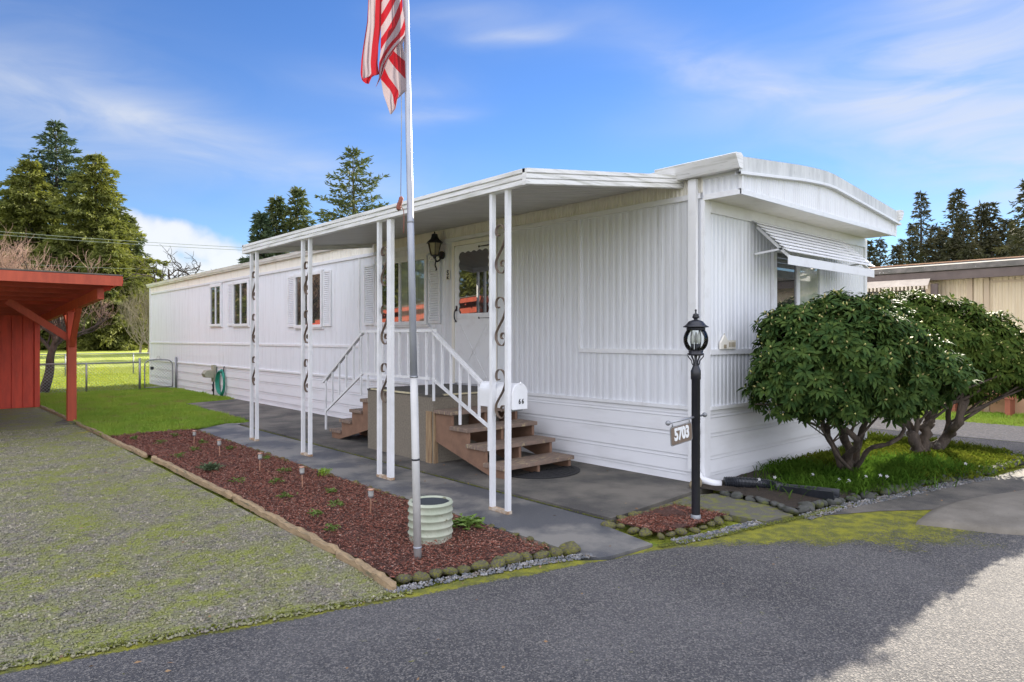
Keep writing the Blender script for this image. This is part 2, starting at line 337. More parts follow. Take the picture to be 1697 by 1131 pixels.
def text_obj(name, s, size, mtx, m, parent, bold=0, sx=1):
    me = text_mesh(s, size, .0015, bold); me.transform(mtx @ Matrix.Diagonal((sx, 1, 1, 1))); me.materials.clear(); me.materials.append(M_[m])
    return link(name, me, parent)

# ------------------------------------------------------------------ ground
ROAD_EDGE = [(-60, 8), (-3, 4.75), (-.8, 4.3), (.34, 3.99), (.92, 3.85), (1.4, 3.72), (1.88, 3.6), (2.3, 3.50), (3.0, 3.38), (3.45, 3.24), (3.67, 3.06), (4.13, 3.04), (4.8, 2.86), (5.2, 2.78), (5.75, 2.68), (6.4, 2.60), (7.34, 2.40), (8.3, 2.22), (8.95, 2.05), (10.3, 1.88), (10.95, 2.3), (11.25, 3.1), (11.3, 40), (12.35, 40), (12.35, 2.4), (12.6, 1.9), (60, -9)]
# base terrain: one sheet to the horizon, rising gently beyond the back lawn
def rise(x, y):
    d = x * _c + y * _s; t = np.clip((d - 32) / 60, 0, 1); return .45 * t * t * (3 - 2 * t)
ax = np.unique(np.concatenate([np.linspace(-400, -60, 12), np.linspace(-60, 130, 96), np.linspace(130, 700, 16)]))
GX, GY = np.meshgrid(ax, ax, indexing='ij'); GZ = rise(GX, GY) - .04
nx = len(ax); idx = np.arange(nx * nx).reshape(nx, nx)
ground = fast('ground', np.c_[GX.ravel(), GY.ravel(), GZ.ravel()], np.c_[idx[:-1, :-1].ravel(), idx[1:, :-1].ravel(), idx[1:, 1:].ravel(), idx[:-1, 1:].ravel()],
              mk('ground_grass', (.27, .32, .02), (.34, .37, .035), scale=.35, rough=.9, bump=1, bscale=20, bdist=.08, c3=(.18, .25, .02), s3=6, lo3=.5, hi3=.65), smooth=True)
struct(ground)

def asphalt_mat():
    m = bpy.data.materials.new('asphalt'); m.use_nodes = True; t = m.node_tree; b = t.nodes['Principled BSDF']; n = t.nodes.new; l = t.links.new
    tcn = n('ShaderNodeTexCoord'); sp = n('ShaderNodeSeparateXYZ'); l(tcn.outputs['Object'], sp.inputs[0])
    def ma(op, a, b_=None):
        q = n('ShaderNodeMath'); q.operation = op
        for i, v in enumerate((a, b_)):
            if v is None: continue
            if isinstance(v, (int, float)): q.inputs[i].default_value = v
            else: l(v, q.inputs[i])
        return q.outputs[0]
    def no(s, d=4, rgh=.6):
        q = n('ShaderNodeTexNoise'); q.inputs['Scale'].default_value = s; q.inputs['Detail'].default_value = d; q.inputs['Roughness'].default_value = rgh; l(tcn.outputs['Object'], q.inputs['Vector']); return q.outputs['Fac']
    def mr(f, a, b_, c=0, d=1):
        q = n('ShaderNodeMapRange'); q.interpolation_type = 'SMOOTHSTEP'; q.inputs['From Min'].default_value = a; q.inputs['From Max'].default_value = b_; q.inputs['To Min'].default_value = c; q.inputs['To Max'].default_value = d; l(f, q.inputs[0]); return q.outputs[0]
    def mi(f, a, c):
        x = n('ShaderNodeMix'); x.data_type = 'RGBA'; l(f, x.inputs[0])
        for i, v in ((6, a), (7, c)):
            if isinstance(v, tuple): x.inputs[i].default_value = (*v, 1)
            else: l(v, x.inputs[i])
        return x.outputs[2]
    vo = n('ShaderNodeTexVoronoi'); vo.inputs['Scale'].default_value = 130; l(tcn.outputs['Object'], vo.inputs['Vector'])
    sc = n('ShaderNodeSeparateColor'); l(vo.outputs['Color'], sc.inputs[0])
    base = mi(mr(no(.7, 8), .36, .66), (.068, .067, .069), (.112, .109, .108))
    base = mi(mr(sc.outputs[0], .45, 1.0, 0, .75), base, (.27, .25, .22))
    base = mi(mr(sc.outputs[1], .7, 1.0, 0, .6), base, (.025, .025, .027))
    dist = ma('SUBTRACT', ma('SUBTRACT', 4.02, ma('MULTIPLY', sp.outputs[0], .245)), sp.outputs[1])
    reg = mr(sp.outputs[0], 4.0, 6.2)                  # broad moss in front of the planting bed, a thin rim elsewhere
    wid = ma('ADD', ma('ADD', .03, ma('MULTIPLY', no(1.3, 3), .13)), ma('MULTIPLY', reg, 1.6))
    near = mr(ma('DIVIDE', dist, wid), 1.0, .05)
    far = mr(sp.outputs[0], 8.6, 6.8)
    mk1 = ma('MULTIPLY', ma('MULTIPLY', near, far), mr(sp.outputs[0], -1, 0))
    g = ma('ADD', ma('MULTIPLY', no(45, 5, .75), .95), ma('ADD', ma('MULTIPLY', no(2.6, 6), .60), ma('MULTIPLY', mk1, .42)))
    mossm = ma('MULTIPLY', mr(g, .94, 1.10), mr(mk1, .0, .15))
    sparse = ma('MULTIPLY', mr(no(14, 5), .66, .74), mr(dist, 2.2, .2, 0, .6))
    mossc = mi(mr(no(9), .35, .65), (.29, .285, .012), (.14, .15, .02))
    col = mi(ma('MAXIMUM', ma('MULTIPLY', mossm, .85), sparse), base, mossc)
    spots = mr(no(7.5, 2, .4), .775, .79); col = mi(ma('MULTIPLY', spots, .6), col, (.25, .25, .24))
    l(col, b.inputs['Base Color']); b.inputs['Roughness'].default_value = .9; b.inputs['Specular IOR Level'].default_value = .3
    bp = n('ShaderNodeBump'); bp.inputs['Strength'].default_value = .9; bp.inputs['Distance'].default_value = .006
    h = ma('ADD', ma('MULTIPLY', vo.outputs['Distance'], 1.2), ma('MULTIPLY', mossm, .8)); l(h, bp.inputs['Height']); l(bp.outputs[0], b.inputs['Normal'])
    return m
M_['asphalt'] = asphalt_mat()
struct(poly_sheet('road', ROAD_EDGE + [(60, -14), (-60, -14)], 0, 'asphalt'))

def gravel_mat(name, a, b_, green, yellow, sc=75, g0=.50, g1=.60):
    m = bpy.data.materials.new(name); m.use_nodes = True; t = m.node_tree; b = t.nodes['Principled BSDF']; n = t.nodes.new; l = t.links.new
    tcn = n('ShaderNodeTexCoord')
    vo = n('ShaderNodeTexVoronoi'); vo.inputs['Scale'].default_value = sc; l(tcn.outputs['Object'], vo.inputs['Vector'])
    s_ = n('ShaderNodeSeparateColor'); l(vo.outputs['Color'], s_.inputs[0])
    cr_ = n('ShaderNodeValToRGB'); e = cr_.color_ramp.elements; e[0].color = (*a, 1); e[1].color = (*b_, 1); x = e.new(.55); x.color = tuple((p + q) / 2 for p, q in zip(a, b_)) + (1,); x2 = e.new(.8); x2.color = (.20, .17, .135, 1)
    l(s_.outputs[0], cr_.inputs[0])
    def mask(s, lo, hi, d=6, mp=None):
        q = n('ShaderNodeTexNoise'); q.inputs['Scale'].default_value = s; q.inputs['Detail'].default_value = d; q.inputs['Roughness'].default_value = .65; l(tcn.outputs['Object'], q.inputs['Vector'])
        r = n('ShaderNodeMapRange'); r.inputs['From Min'].default_value = lo; r.inputs['From Max'].default_value = hi; l(q.outputs['Fac'], r.inputs[0]); return r.outputs[0]
    def mi(f, p, q):
        x = n('ShaderNodeMix'); x.data_type = 'RGBA'; l(f, x.inputs[0])
        for i, v in ((6, p), (7, q)):
            if isinstance(v, tuple): x.inputs[i].default_value = (*v, 1)
            else: l(v, x.inputs[i])
        return x.outputs[2]
    c = cr_.outputs[0]
    if green:
        q1 = mask(2.2, g0 - .02, g1 + .03, 10); q2 = mask(20, .34, .52, 4); mm = n('ShaderNodeMath'); mm.operation = 'MULTIPLY'; l(q1, mm.inputs[0]); l(q2, mm.inputs[1])
        q3 = mask(16, .50, .62, 5); m3 = n('ShaderNodeMath'); m3.operation = 'MULTIPLY'; m3.inputs[1].default_value = .45; l(q3, m3.inputs[0]); m4 = n('ShaderNodeMath'); m4.operation = 'MAXIMUM'; l(mm.outputs[0], m4.inputs[0]); l(m3.outputs[0], m4.inputs[1])
        c = mi(m4.outputs[0], c, green)
    if yellow: c = mi(mask(1.1, .63, .70, 8), c, yellow)
    l(c, b.inputs['Base Color']); b.inputs['Roughness'].default_value = .9
    bp = n('ShaderNodeBump'); bp.inputs['Strength'].default_value = 1; bp.inputs['Distance'].default_value = .012; bp.invert = True; l(vo.outputs['Distance'], bp.inputs['Height']); l(bp.outputs[0], b.inputs['Normal'])
    return m
M_['gravel'] = gravel_mat('gravel', (.11, .10, .075), (.40, .365, .285), (.24, .26, .05), (.42, .36, .03), 75, .42, .55)
M_['gravel_far'] = gravel_mat('gravel_far', (.16, .15, .14), (.36, .33, .29), None, None, 45)
GRAVEL = [(-9, 18.3), (-9, 5.9), (-3, 4.70), (-.8, 4.26)] + [(p.x, p.y + random.uniform(-.022, .022)) for p in smooth_pts([Vector(q) for q in ((-.3, 4.14, 0), (.34, 3.96, 0), (.92, 3.82, 0), (1.4, 3.69, 0), (1.88, 3.57, 0), (2.26, 3.48, 0))], 9)] + [(2.28, 3.48), (2.28, 18.3)]
struct(poly_sheet('gravel_drive', GRAVEL, .006, 'gravel'))
struct(poly_sheet('gravel_path', [(12.35, -2), (14.6, -2), (14.6, 30), (12.35, 30)], .004, 'gravel_far'))
def edge_strip(P, w, n):
    P = np.asarray(P, float); seg = np.diff(P, axis=0); ln = np.hypot(*seg.T); k = rng.choice(len(seg), n, p=ln / ln.sum()); t = rng.random(n)
    q = P[k] + seg[k] * t[:, None]; nn = np.c_[seg[k, 1], -seg[k, 0]] / ln[k][:, None]; q += nn * rng.uniform(0, w, n)[:, None]; return q[:, 0], q[:, 1]
# loose stones standing on the gravel (uncountable)
def stones(name, X, Y, z, s0, s1, m):
    n = len(X); base = np.array([(1, 0, 0), (-.8, .2, 0), (0, 1, .1), (.1, -.9, 0), (0, 0, .8), (0, 0, -.6)]); tri = np.array([(0, 2, 4), (2, 1, 4), (1, 3, 4), (3, 0, 4), (2, 0, 5), (1, 2, 5), (3, 1, 5), (0, 3, 5)])
    s = rng.uniform(s0, s1, (n, 1)); sc_ = rng.uniform(.6, 1.2, (n, 3)) * s; a = rng.uniform(0, 6.3, n); B = base[None] * sc_[:, None, :]
    V = np.stack([B[..., 0] * np.cos(a)[:, None] - B[..., 1] * np.sin(a)[:, None], B[..., 0] * np.sin(a)[:, None] + B[..., 1] * np.cos(a)[:, None], B[..., 2]], -1)
    V += rng.normal(0, .12, V.shape) * s[:, :, None]
    V += np.c_[X, Y, np.full(n, z)][:, None, :]
    F = (tri[None] + (np.arange(n) * 6)[:, None, None]).reshape(-1, 3)
    return fast(name, V.reshape(-1, 3), F, m)
M_['pebble'] = gravel_mat('pebble', (.12, .115, .09), (.50, .45, .35), (.24, .26, .06), (.40, .35, .04), 34, .45, .58)
M_['pebble_clean'] = gravel_mat('pebble_clean', (.09, .10, .11), (.36, .36, .36), None, None, 30)
X, Y = sample([(.15, 4.04), (.6, 3.93), (1.88, 3.60), (2.25, 3.50), (2.27, 14), (.9, 14)], 34000); xe, ye = edge_strip([(.1, 4.04), (.92, 3.83), (1.88, 3.58), (2.3, 3.48)], .05, 420); X = np.r_[X, xe]; Y = np.r_[Y, ye]
o = stones('loose_gravel', X, Y, .008, .006, .015, 'pebble'); tag(o, 'loose grey gravel stones scattered over the mossy drive left of the mulch bed', 'gravel', kind='stuff')
x1, y1 = edge_strip([(2.2, 3.62), (2.6, 3.54), (3.3, 3.38), (3.66, 3.24)], .10, 900)
x2, y2 = edge_strip([(4.35, 3.04), (4.8, 2.95), (5.1, 2.93), (5.35, 2.88)], .12, 900)
x3, y3 = edge_strip([(5.75, 2.72), (6.4, 2.66), (7.34, 2.46), (8.3, 2.28), (8.95, 2.1)], .14, 1800)
o = stones('edge_gravel', np.r_[x1, x2, x3], np.r_[y1, y2, y3], .008, .007, .015, 'pebble_clean'); tag(o, 'strip of bluish white gravel between the edging stones and the asphalt road', 'gravel', kind='stuff')

# concrete
def concrete_wet():
    return mat('concrete_wet', (.20, .19, .17), (.075, .078, .085), scale=1.3, rough=.55, bump=.5, bscale=150, bdist=.005, c3=(.25, .24, .215), s3=110, lo3=.60, hi3=.70, detail=9, lo=.44, hi=.56)
M_['concrete_wet'] = concrete_wet()
mk('concrete_dark', (.165, .15, .125), (.065, .062, .057), scale=1.6, lo=.38, hi=.62, rough=.9, bump=.8, bscale=170, bdist=.008, c3=(.25, .235, .20), s3=140, lo3=.62, hi3=.70, detail=8)
mk('concrete_moss', (.11, .105, .085), (.16, .165, .03), scale=11, rough=.95, bump=.7, bscale=90, lo=.48, hi=.62, c3=(.18, .17, .15), s3=90, lo3=.62, hi3=.7, detail=8)
mk('concrete_old', (.21, .19, .155), (.14, .125, .10), scale=3, rough=.95, bump=.6, bscale=60, bdist=.01, c3=(.10, .09, .07), s3=25, lo3=.62, hi3=.72, detail=8)
struct(poly_sheet('walkway', [(3.62, 3.12), (3.72, 3.09), (4.16, 3.06), (4.28, 3.62), (4.40, 3.66), (4.41, 12.2), (4.7, 12.35), (4.3, 12.5), (3.84, 12.1), (3.60, 11.9), (3.58, 3.3)], .012, 'concrete_wet', .05))
struct(poly_sheet('patio_slab', [(4.43, 3.68), (5.72, 3.78), (6.20, 3.80), (6.20, 17.1), (4.87, 16.7), (4.75, 12.4), (4.44, 12.15)], .035, 'concrete_dark', .09))
struct(poly_sheet('front_slab', [(4.46, 3.65), (5.74, 3.75), (5.96, 3.62), (5.90, 3.0), (5.74, 2.74), (5.36, 2.80), (5.34, 3.02), (5.31, 3.62)], .016, 'concrete_moss', .05))
b = MB(); pts = smooth_pts([(6.25, 1.95, 0), (6.9, 1.98, 0), (7.6, 1.86, 0), (8.6, 1.55, 0), (10.2, 1.2, 0), (10.4, .3, 0), (8.6, .25, 0), (7.2, .85, 0), (6.55, 1.25, 0), (6.25, 1.95, 0)], 4)[:-1]
cx, cy = 8.0, 1.2
rings = [(1.0, -.01), (.985, .03), (.9, .045), (.5, .06), (.02, .06)]
vs = [(cx + (p.x - cx) * k, cy + (p.y - cy) * k, z) for k, z in rings for p in pts]; n = len(pts)
b.add(vs, [(i * n + k, i * n + (k + 1) % n, (i + 1) * n + (k + 1) % n, (i + 1) * n + k) for i in range(4) for k in range(n)], True)
struct(b.build('concrete_apron', 'concrete_old'))

struct(poly_sheet('old_pavement', [(5.95, 2.58), (6.4, 2.56), (7.34, 2.36), (8.3, 2.18), (8.95, 2.01), (10.3, 1.84), (11.5, 1.7), (12, .9), (10, .9), (8, 1.5), (6.9, 2.0), (6.5, 2.3)], .004, 'concrete_dark'))
# mulch beds: displaced sheet and bark chips
MULCH = [(2.335, 3.64), (2.9, 3.56), (3.50, 3.46), (3.53, 6), (3.56, 9), (3.60, 11.95), (2.95, 12.05), (2.37, 12.0), (2.40, 9), (2.39, 7.2), (2.365, 5.5)]
LAMPBED = [(4.40, 3.58), (5.22, 3.60), (5.26, 3.12), (4.7, 3.10), (4.38, 3.18)]
mk('mulch', (.055, .022, .014), (.11, .042, .026), scale=60, rough=.95, bump=1, bscale=120, bdist=.02, c3=(.22, .13, .11), s3=90, lo3=.60, hi3=.68)
def bed(name, P, m, z0=.018, amp=.012, step=.06):
    P_ = np.asarray(P); lo = P_.min(0); hi = P_.max(0); xs = np.arange(lo[0], hi[0] + step, step); ys = np.arange(lo[1], hi[1] + step, step)
    A, B_ = np.meshgrid(xs, ys, indexing='ij'); Z = z0 + amp * (np.sin(A * 7.1 + B_ * 3) * np.cos(B_ * 5.3) + rng.normal(0, .35, A.shape))
    ii = np.arange(A.size).reshape(A.shape); F = np.c_[ii[:-1, :-1].ravel(), ii[1:, :-1].ravel(), ii[1:, 1:].ravel(), ii[:-1, 1:].ravel()]
    cxm = A.ravel()[F].mean(1); cym = B_.ravel()[F].mean(1); F = F[inpoly(cxm, cym, P)]
    return struct(fast(name, np.c_[A.ravel(), B_.ravel(), Z.ravel()], F, m, smooth=True))
bed('mulch_bed', MULCH, 'mulch'); bed('lamp_mulch_bed', LAMPBED, 'mulch', .035)
mk('bench_red', (.30, .09, .05), (.22, .07, .04), scale=5, rough=.7)
mk('soil', (.05, .035, .022), (.03, .022, .015), scale=14, rough=1, bump=1, bscale=60, bdist=.03)
FRONTBED = [(5.98, 3.86), (5.98, 3.1), (5.85, 2.80), (6.4, 2.74), (7.34, 2.54), (8.3, 2.37), (8.94, 2.2), (10.25, 2.05), (10.85, 2.5), (11.15, 3.1), (11.2, 9), (10.47, 9), (10.47, 3.86)]
bed('planting_bed', FRONTBED, 'soil', .05, .015, .1)
def kites(P, D, U, Ln, Wd, droop=.15):
    """leaf shaped faces: base point, direction, up, length, width -> 2 tris each"""
    Sd = np.cross(D, U); Sd /= np.linalg.norm(Sd, axis=1)[:, None] + 1e-9
    Ln = Ln[:, None]; Wd = Wd[:, None]
    v0 = P; v3 = P + D * Ln - U * Ln * droop; mid = P + D * Ln * .45 + U * Ln * .02
    V = np.stack([v0, mid + Sd * Wd / 2 + U * Wd * .12, v3, mid - Sd * Wd / 2 + U * Wd * .12], 1); n = len(P)
    q = np.arange(n)[:, None] * 4
    F = np.concatenate([q + [0, 2, 1], q + [0, 3, 2]], 0)
    return V.reshape(-1, 3), F
def rand_dir(n, zlo=-1, zhi=1):
    z = rng.uniform(zlo, zhi, n); a = rng.uniform(0, 2 * np.pi, n); r = np.sqrt(np.maximum(0, 1 - z * z)); return np.c_[r * np.cos(a), r * np.sin(a), z]
def chips(name, P, n, label):
    x, y = sample(P, n); D = rand_dir(n, -.25, .35); U = rand_dir(n, .5, 1)
    V, F = kites(np.c_[x, y, rng.uniform(.02, .042, n)], D, U, rng.uniform(.012, .038, n) * (1 + (rng.random(n) < .06)), rng.uniform(.004, .010, n), 0)
    return tag(fast(name, V, F, 'chip'), label, 'mulch', kind='stuff')
chips('bark_chips', MULCH, 60000, 'reddish brown bark mulch covering the long bed beside the walkway')
chips('lamp_bark_chips', LAMPBED, 9000, 'red bark mulch covering the small bed around the lamp post')

# lawn between drive and patio
LAWN = [(2.36, 12.1), (2.9, 12.15), (3.70, 12.2), (3.84, 12.15), (4.3, 12.55), (4.70, 12.45), (4.80, 14), (4.84, 16.75), (6.17, 17.15), (6.17, 25), (12, 25), (12, 34), (2.36, 34)]
mk('lawn', (.12, .22, .025), (.22, .30, .04), scale=2.2, rough=.95, bump=1, bscale=45, bdist=.05, c3=(.26, .25, .10), s3=1.6, lo3=.56, hi3=.70)
struct(poly_sheet('lawn', LAWN, .01, 'lawn'))
def blades(P, n, h0, h1, w, m, name, label, cat, z=.0, lean=.45, dens=None):
    x, y = sample(P, n); D = rand_dir(n, .75, 1); D[:, :2] *= 1 + lean; D /= np.linalg.norm(D, axis=1)[:, None]; U = rand_dir(n, -.2, .2)
    pn_ = .75 + .5 * np.abs(np.sin(x * 2.3 + np.cos(y * 1.7) * 2))
    V, F = kites(np.c_[x, y, np.full(n, z)], D, U, rng.uniform(h0, h1, n) * pn_, np.full(n, w), .1)
    o = fast(name, V, F, m); return tag(o, label, cat, kind='stuff')
blades([(2.33, 12.0), (3.7, 12.12), (4.3, 12.5), (4.72, 12.4), (4.84, 16.75), (6.15, 17.1), (6.15, 22.3), (2.33, 22.3)], 110000, .035, .10, .009, 'blade', 'lawn_grass', 'short green grass of the side lawn between carport and white home', 'grass')
mk('blade_far', (.30, .36, .02), (.36, .39, .035), scale=.6, rough=.7, trans=.4)
blades([(0, 22.3), (6.1, 22.3), (6.1, 25), (10, 25), (10, 40), (0, 40)], 60000, .04, .09, .014, 'blade_far', 'field_grass', 'sunlit bright green grass beyond the chain link fence', 'grass')
blades([(14.5, -1), (17, -1), (17, 9), (14.5, 9)], 22000, .04, .10, .012, 'blade', 'verge_grass', 'green grass strip along the cream neighbouring home', 'grass', z=-.03)

lx_, ly_ = sample([(.4, 2.6), (9, 1.0), (6, 3.4), (6.0, 9), (1, 12), (.5, 4)], 230); D = rand_dir(230, -.1, .1); U = rand_dir(230, .7, 1)
V, F = kites(np.c_[lx_, ly_, np.full(230, .042)], D, U, rng.uniform(.015, .04, 230), rng.uniform(.010, .02, 230), 0)
mk('dry_leaf', (.30, .20, .10), (.16, .08, .04), scale=6, rough=.8)
tag(fast('leaf_litter', V, F, 'dry_leaf'), 'dry brown leaf bits scattered over the road, walkway and gravel', 'leaves', kind='stuff')

# ------------------------------------------------------------------ edging stones and timbers
def pebble_obj(name, r, m, seed):
    rs = np.random.default_rng(seed); b = MB(); n1, n2 = 6, 9; vs = []
    ph = rs.uniform(0, 6, 6)
    for i in range(n1 + 1):
        th = math.pi * i / n1
        for k in range(n2):
            a = 2 * math.pi * k / n2; rr = r * (1 + .15 * math.sin(3 * a + ph[0]) * math.sin(th) + .14 * math.sin(2 * th + ph[1] + a) + .08 * math.sin(5 * a + ph[2]) * math.sin(th) + rs.uniform(-.05, .05))
            vs.append((rr * math.sin(th) * math.cos(a) * 1.15, rr * math.sin(th) * math.sin(a), rr * math.cos(th) * .85))
    b.add(vs, [(i * n2 + k, (i + 1) * n2 + k, (i + 1) * n2 + (k + 1) % n2, i * n2 + (k + 1) % n2) for i in range(n1) for k in range(n2)], True)
    return b.build(name, m)
def stone_row(P, spacing, r, m, label, group, jit=.015, z=.02):
    P = [Vector((*p, 0)) for p in P]; protos = [pebble_obj('border_stone', r, m, s) for s in (1, 2, 3, 4, 5)]
    used = []; acc = 0; pts = []
    for a, b in zip(P[:-1], P[1:]):
        n_ = max(1, round((b - a).length / spacing))
        pts += [a.lerp(b, k / n_) for k in range(n_)]
    for i, p in enumerate(pts):
        o = protos[i] if i < 5 else protos[random.randrange(5)].copy()
        if i >= 5: C.objects.link(o)
        o.location = (p.x + random.uniform(-jit, jit), p.y + random.uniform(-jit, jit), z + random.uniform(-.008, .008)); o.rotation_euler = (random.uniform(-.3, .3), random.uniform(-.3, .3), random.uniform(0, 6))
        k = random.uniform(.66, 1.12); o.scale = (k * random.uniform(.8, 1.3), k, k * random.uniform(.55, .95)); tag(o, label, 'stone', group)
stone_row([(2.36, 3.64), (2.66, 3.57), (2.88, 3.52), (3.11, 3.48), (3.36, 3.43), (3.58, 3.37), (3.64, 3.42)], .118, .062, 'stone', 'round mossy edging stone in the row between the long mulch bed and the road', 'edging stones at the near end of the mulch bed')
stone_row([(3.565, 3.6), (3.545, 6), (3.575, 9), (3.62, 11.9)], .16, .036, 'stone', 'small mossy edging stone in the line between mulch bed and wet walkway', 'edging stones along the walkway', .02, .01)
stone_row([(3.55, 12.0), (2.95, 12.08), (2.45, 12.05)], .15, .04, 'stone', 'small mossy edging stone between the far end of the mulch bed and the lawn', 'edging stones at the lawn end of the mulch bed')
stone_row([(4.32, 3.62), (4.34, 3.14), (4.68, 3.04), (5.2, 3.06), (5.31, 3.15), (5.28, 3.62), (4.8, 3.63), (4.4, 3.62)], .125, .045, 'stone', 'mossy edging stone around the small mulch bed of the lamp post', 'edging stones around the lamp bed')
stone_row([(5.97, 3.5), (5.92, 3.0), (5.82, 2.78), (6.4, 2.70), (7.34, 2.5), (8.3, 2.33), (8.94, 2.17), (10.2, 2.02), (10.7, 2.3)], .13, .062, 'stone_dark', 'dark edging stone along the front planting bed beside the road', 'edging stones of the front planting bed', .02, .03)
tl = ['weathered yellowish landscape timber nearest the road, splintered at its tip', 'curved landscape timber second from the road between gravel and mulch', 'landscape timber between gravel and the far half of the mulch bed', 'landscape timber bordering the lawn beside the red carport post', 'landscape timber farthest from the road, ending at the red shed corner']
tp = [[(2.24, 3.56), (2.30, 4.4)], [(2.31, 4.45), (2.335, 5.6), (2.35, 6.6)], [(2.36, 6.65), (2.37, 8.2), (2.365, 9.5)], [(2.34, 9.7), (2.33, 11.7), (2.32, 14.4)], [(2.31, 15.0), (2.3, 16.6), (2.29, 18.3)]]
for lb, P in zip(tl, tp):
    b = MB(); q = smooth_pts([Vector((x, y, .03)) for x, y in P], 5)
    for k, v in enumerate(q): v.x += random.uniform(-.012, .012); v.z += random.uniform(-.008, .01)
    q = [v for v in smooth_pts(q, 4)]; pr_ = []
    for k, v in enumerate(q):
        w_ = random.uniform(.026, .036) * (1 if 0 < k < len(q) - 1 else .55); h_ = random.uniform(.042, .062) * (1 if k else .6)
        pr_ += [(v.x - w_, v.y, 0), (v.x - w_ * random.uniform(.7, 1), v.y, h_ * .85), (v.x + w_ * .2, v.y + .004, h_), (v.x + w_, v.y, h_ * .8), (v.x + w_, v.y, 0)]
    n_ = len(q); b.add(pr_, [(5 * i + j, 5 * i + j + 1, 5 * i + j + 6, 5 * i + j + 5) for i in range(n_ - 1) for j in range(4)] + [(0, 1, 2, 3, 4), tuple(5 * n_ - 5 + j for j in range(5))])
    tag(b.build('landscape_timber', 'timber', loc=(P[0][0], P[0][1], 0)), lb, 'timber', 'landscape timbers along the drive')

# ------------------------------------------------------------------ the white mobile home
WX, WY, WR, WB = 6.17, 3.90, 10.41, 25.0          # long wall plane, end wall plane, right wall, rear
home = thing('mobile_home', 'long white mobile home with ribbed metal siding and a low barrel roof', 'mobile home', (WX, WY, 0))
def ribs(axis, a, b_, plane, sgn, z0, z1, per, dep):
    pr = []; n = int(round((b_ - a) / per)); per = (b_ - a) / n
    for k in range(n):
        t = a + k * per
        for f, d in ((0, 1), (.42, 1), (.58, 0), (.84, 0)): pr.append((t + f * per, plane + sgn * dep * d))
    pr.append((b_, plane + sgn * dep))
    mb = MB(); vs = []
    for z in (z0, z1):
        for t, o_ in pr: vs.append((o_, t, z) if axis == 'y' else (t, o_, z))
    n = len(pr); mb.add(vs, [(k, k + 1, n + k + 1, n + k) for k in range(n - 1)]); return mb
core = MB().box(WX + .01, WR - .01, WY + .01, WB - .01, .05, 3.25).build('wall_core', 'siding', home)
w = ribs('y', WY + .02, 10.98, WX, -1, .80, 3.03, .098, .0036); w2 = ribs('y', 11.02, WB, WX, -1, .80, 3.03, .062, .006)
o_ = len(w.v); w.add(w2.v, w2.f); w.build('side_wall', 'siding', home)
w = ribs('y', WY + .0, 10.9, WX, -1, 3.06, 3.24, .052, .008); w2 = ribs('y', 10.9, WB, WX, -1, 3.06, 3.24, .062, .010); w.add(w2.v, w2.f); w.build('upper_siding', 'siding_cream', home)
ribs('x', WX + .09, WR - .05, WY, -1, .80, 2.9, .078, .009).build('end_wall', 'siding', home)
b = MB()
b.box(WX - .030, WX - .001, WY + .02, WB, 3.00, 3.055); b.box(WX - .026, WX - .001, WY + .02, 5.62, 1.375, 1.425); b.box(WX - .024, WX - .001, 11.0, WB, 1.375, 1.42)
b.box(WX - .034, WX - .001, WY + .05, WB, .795, .83)
b.box(WX - .022, WX - .001, 5.60, 5.635, 1.425, 3.0); b.box(WX - .022, WX - .001, 10.98, 11.02, .83, 3.0); b.box(WX - .036, WX - .001, WB - .10, WB + .02, 0, 3.25)
b.box(WX + .10, WR - .06, WY - .028, WY - .001, 1.375, 1.43); b.box(WX + .10, WR - .06, WY - .034, WY - .001, .795, .83)
b.box(WX - .012, WX + .10, WY - .024, WY + .02, 0, 2.985); b.box(WR - .06, WR + .012, WY - .026, WY + .02, 0, 2.985)
b.box(WX + .10, WR - .06, WY - .030, WY - .002, 2.86, 2.985)
b.build('wall_trim', 'white_trim', home)
# skirting with lapped boards
gz = [.012, .107, .14, .275, .315, .513, .553, .713, .745, .797]
def lap(sgn):
    pr = [(0.0, gz[0])]
    for a, c_ in zip(gz[:-1], gz[1:]):
        wide = (c_ - a) > .06; pr += [(.020 if wide else .013, a), (.006 if wide else .003, c_ - .006), (0, c_ - .004)]
    return pr + [(0, gz[-1])]
b = MB(); pr = lap(1)
b.extr([(WX - d, z) for d, z in pr], 'y', WY + .02, WB, closed=False); b.extr([(WY - d, z) for d, z in pr], 'x', WX + .1, WR - .06, closed=False)
b.build('skirting', 'skirt', home)
# barrel roof
XL, XR, YF = 6.07, 10.42, 3.44
def rz(x, d=0): return float(np.mean([np.interp(x + e, [5.9, 6.07, 7.0, 7.48, 8.15, 8.95, 10.42, 10.6], [3.31, 3.33, 3.425, 3.475, 3.515, 3.445, 3.31, 3.295]) for e in (-.18, -.09, 0, .09, .18)])) - d
xs = [XL + (XR - XL) * k / 24 for k in range(25)]
b = MB(); vs = [(x, y, rz(x, d)) for y in (YF, WB + .12) for d in (0, .05) for x in xs]; n = 25
b.add(vs, [(k, k + 1, 2 * n + k + 1, 2 * n + k) for k in range(n - 1)], True); b.add(vs, [(n + k, 3 * n + k, 3 * n + k + 1, n + k + 1) for k in range(n - 1)])
b.add(vs, [(2 * n + k, 2 * n + k + 1, 3 * n + k + 1, 3 * n + k) for k in range(n - 1)])
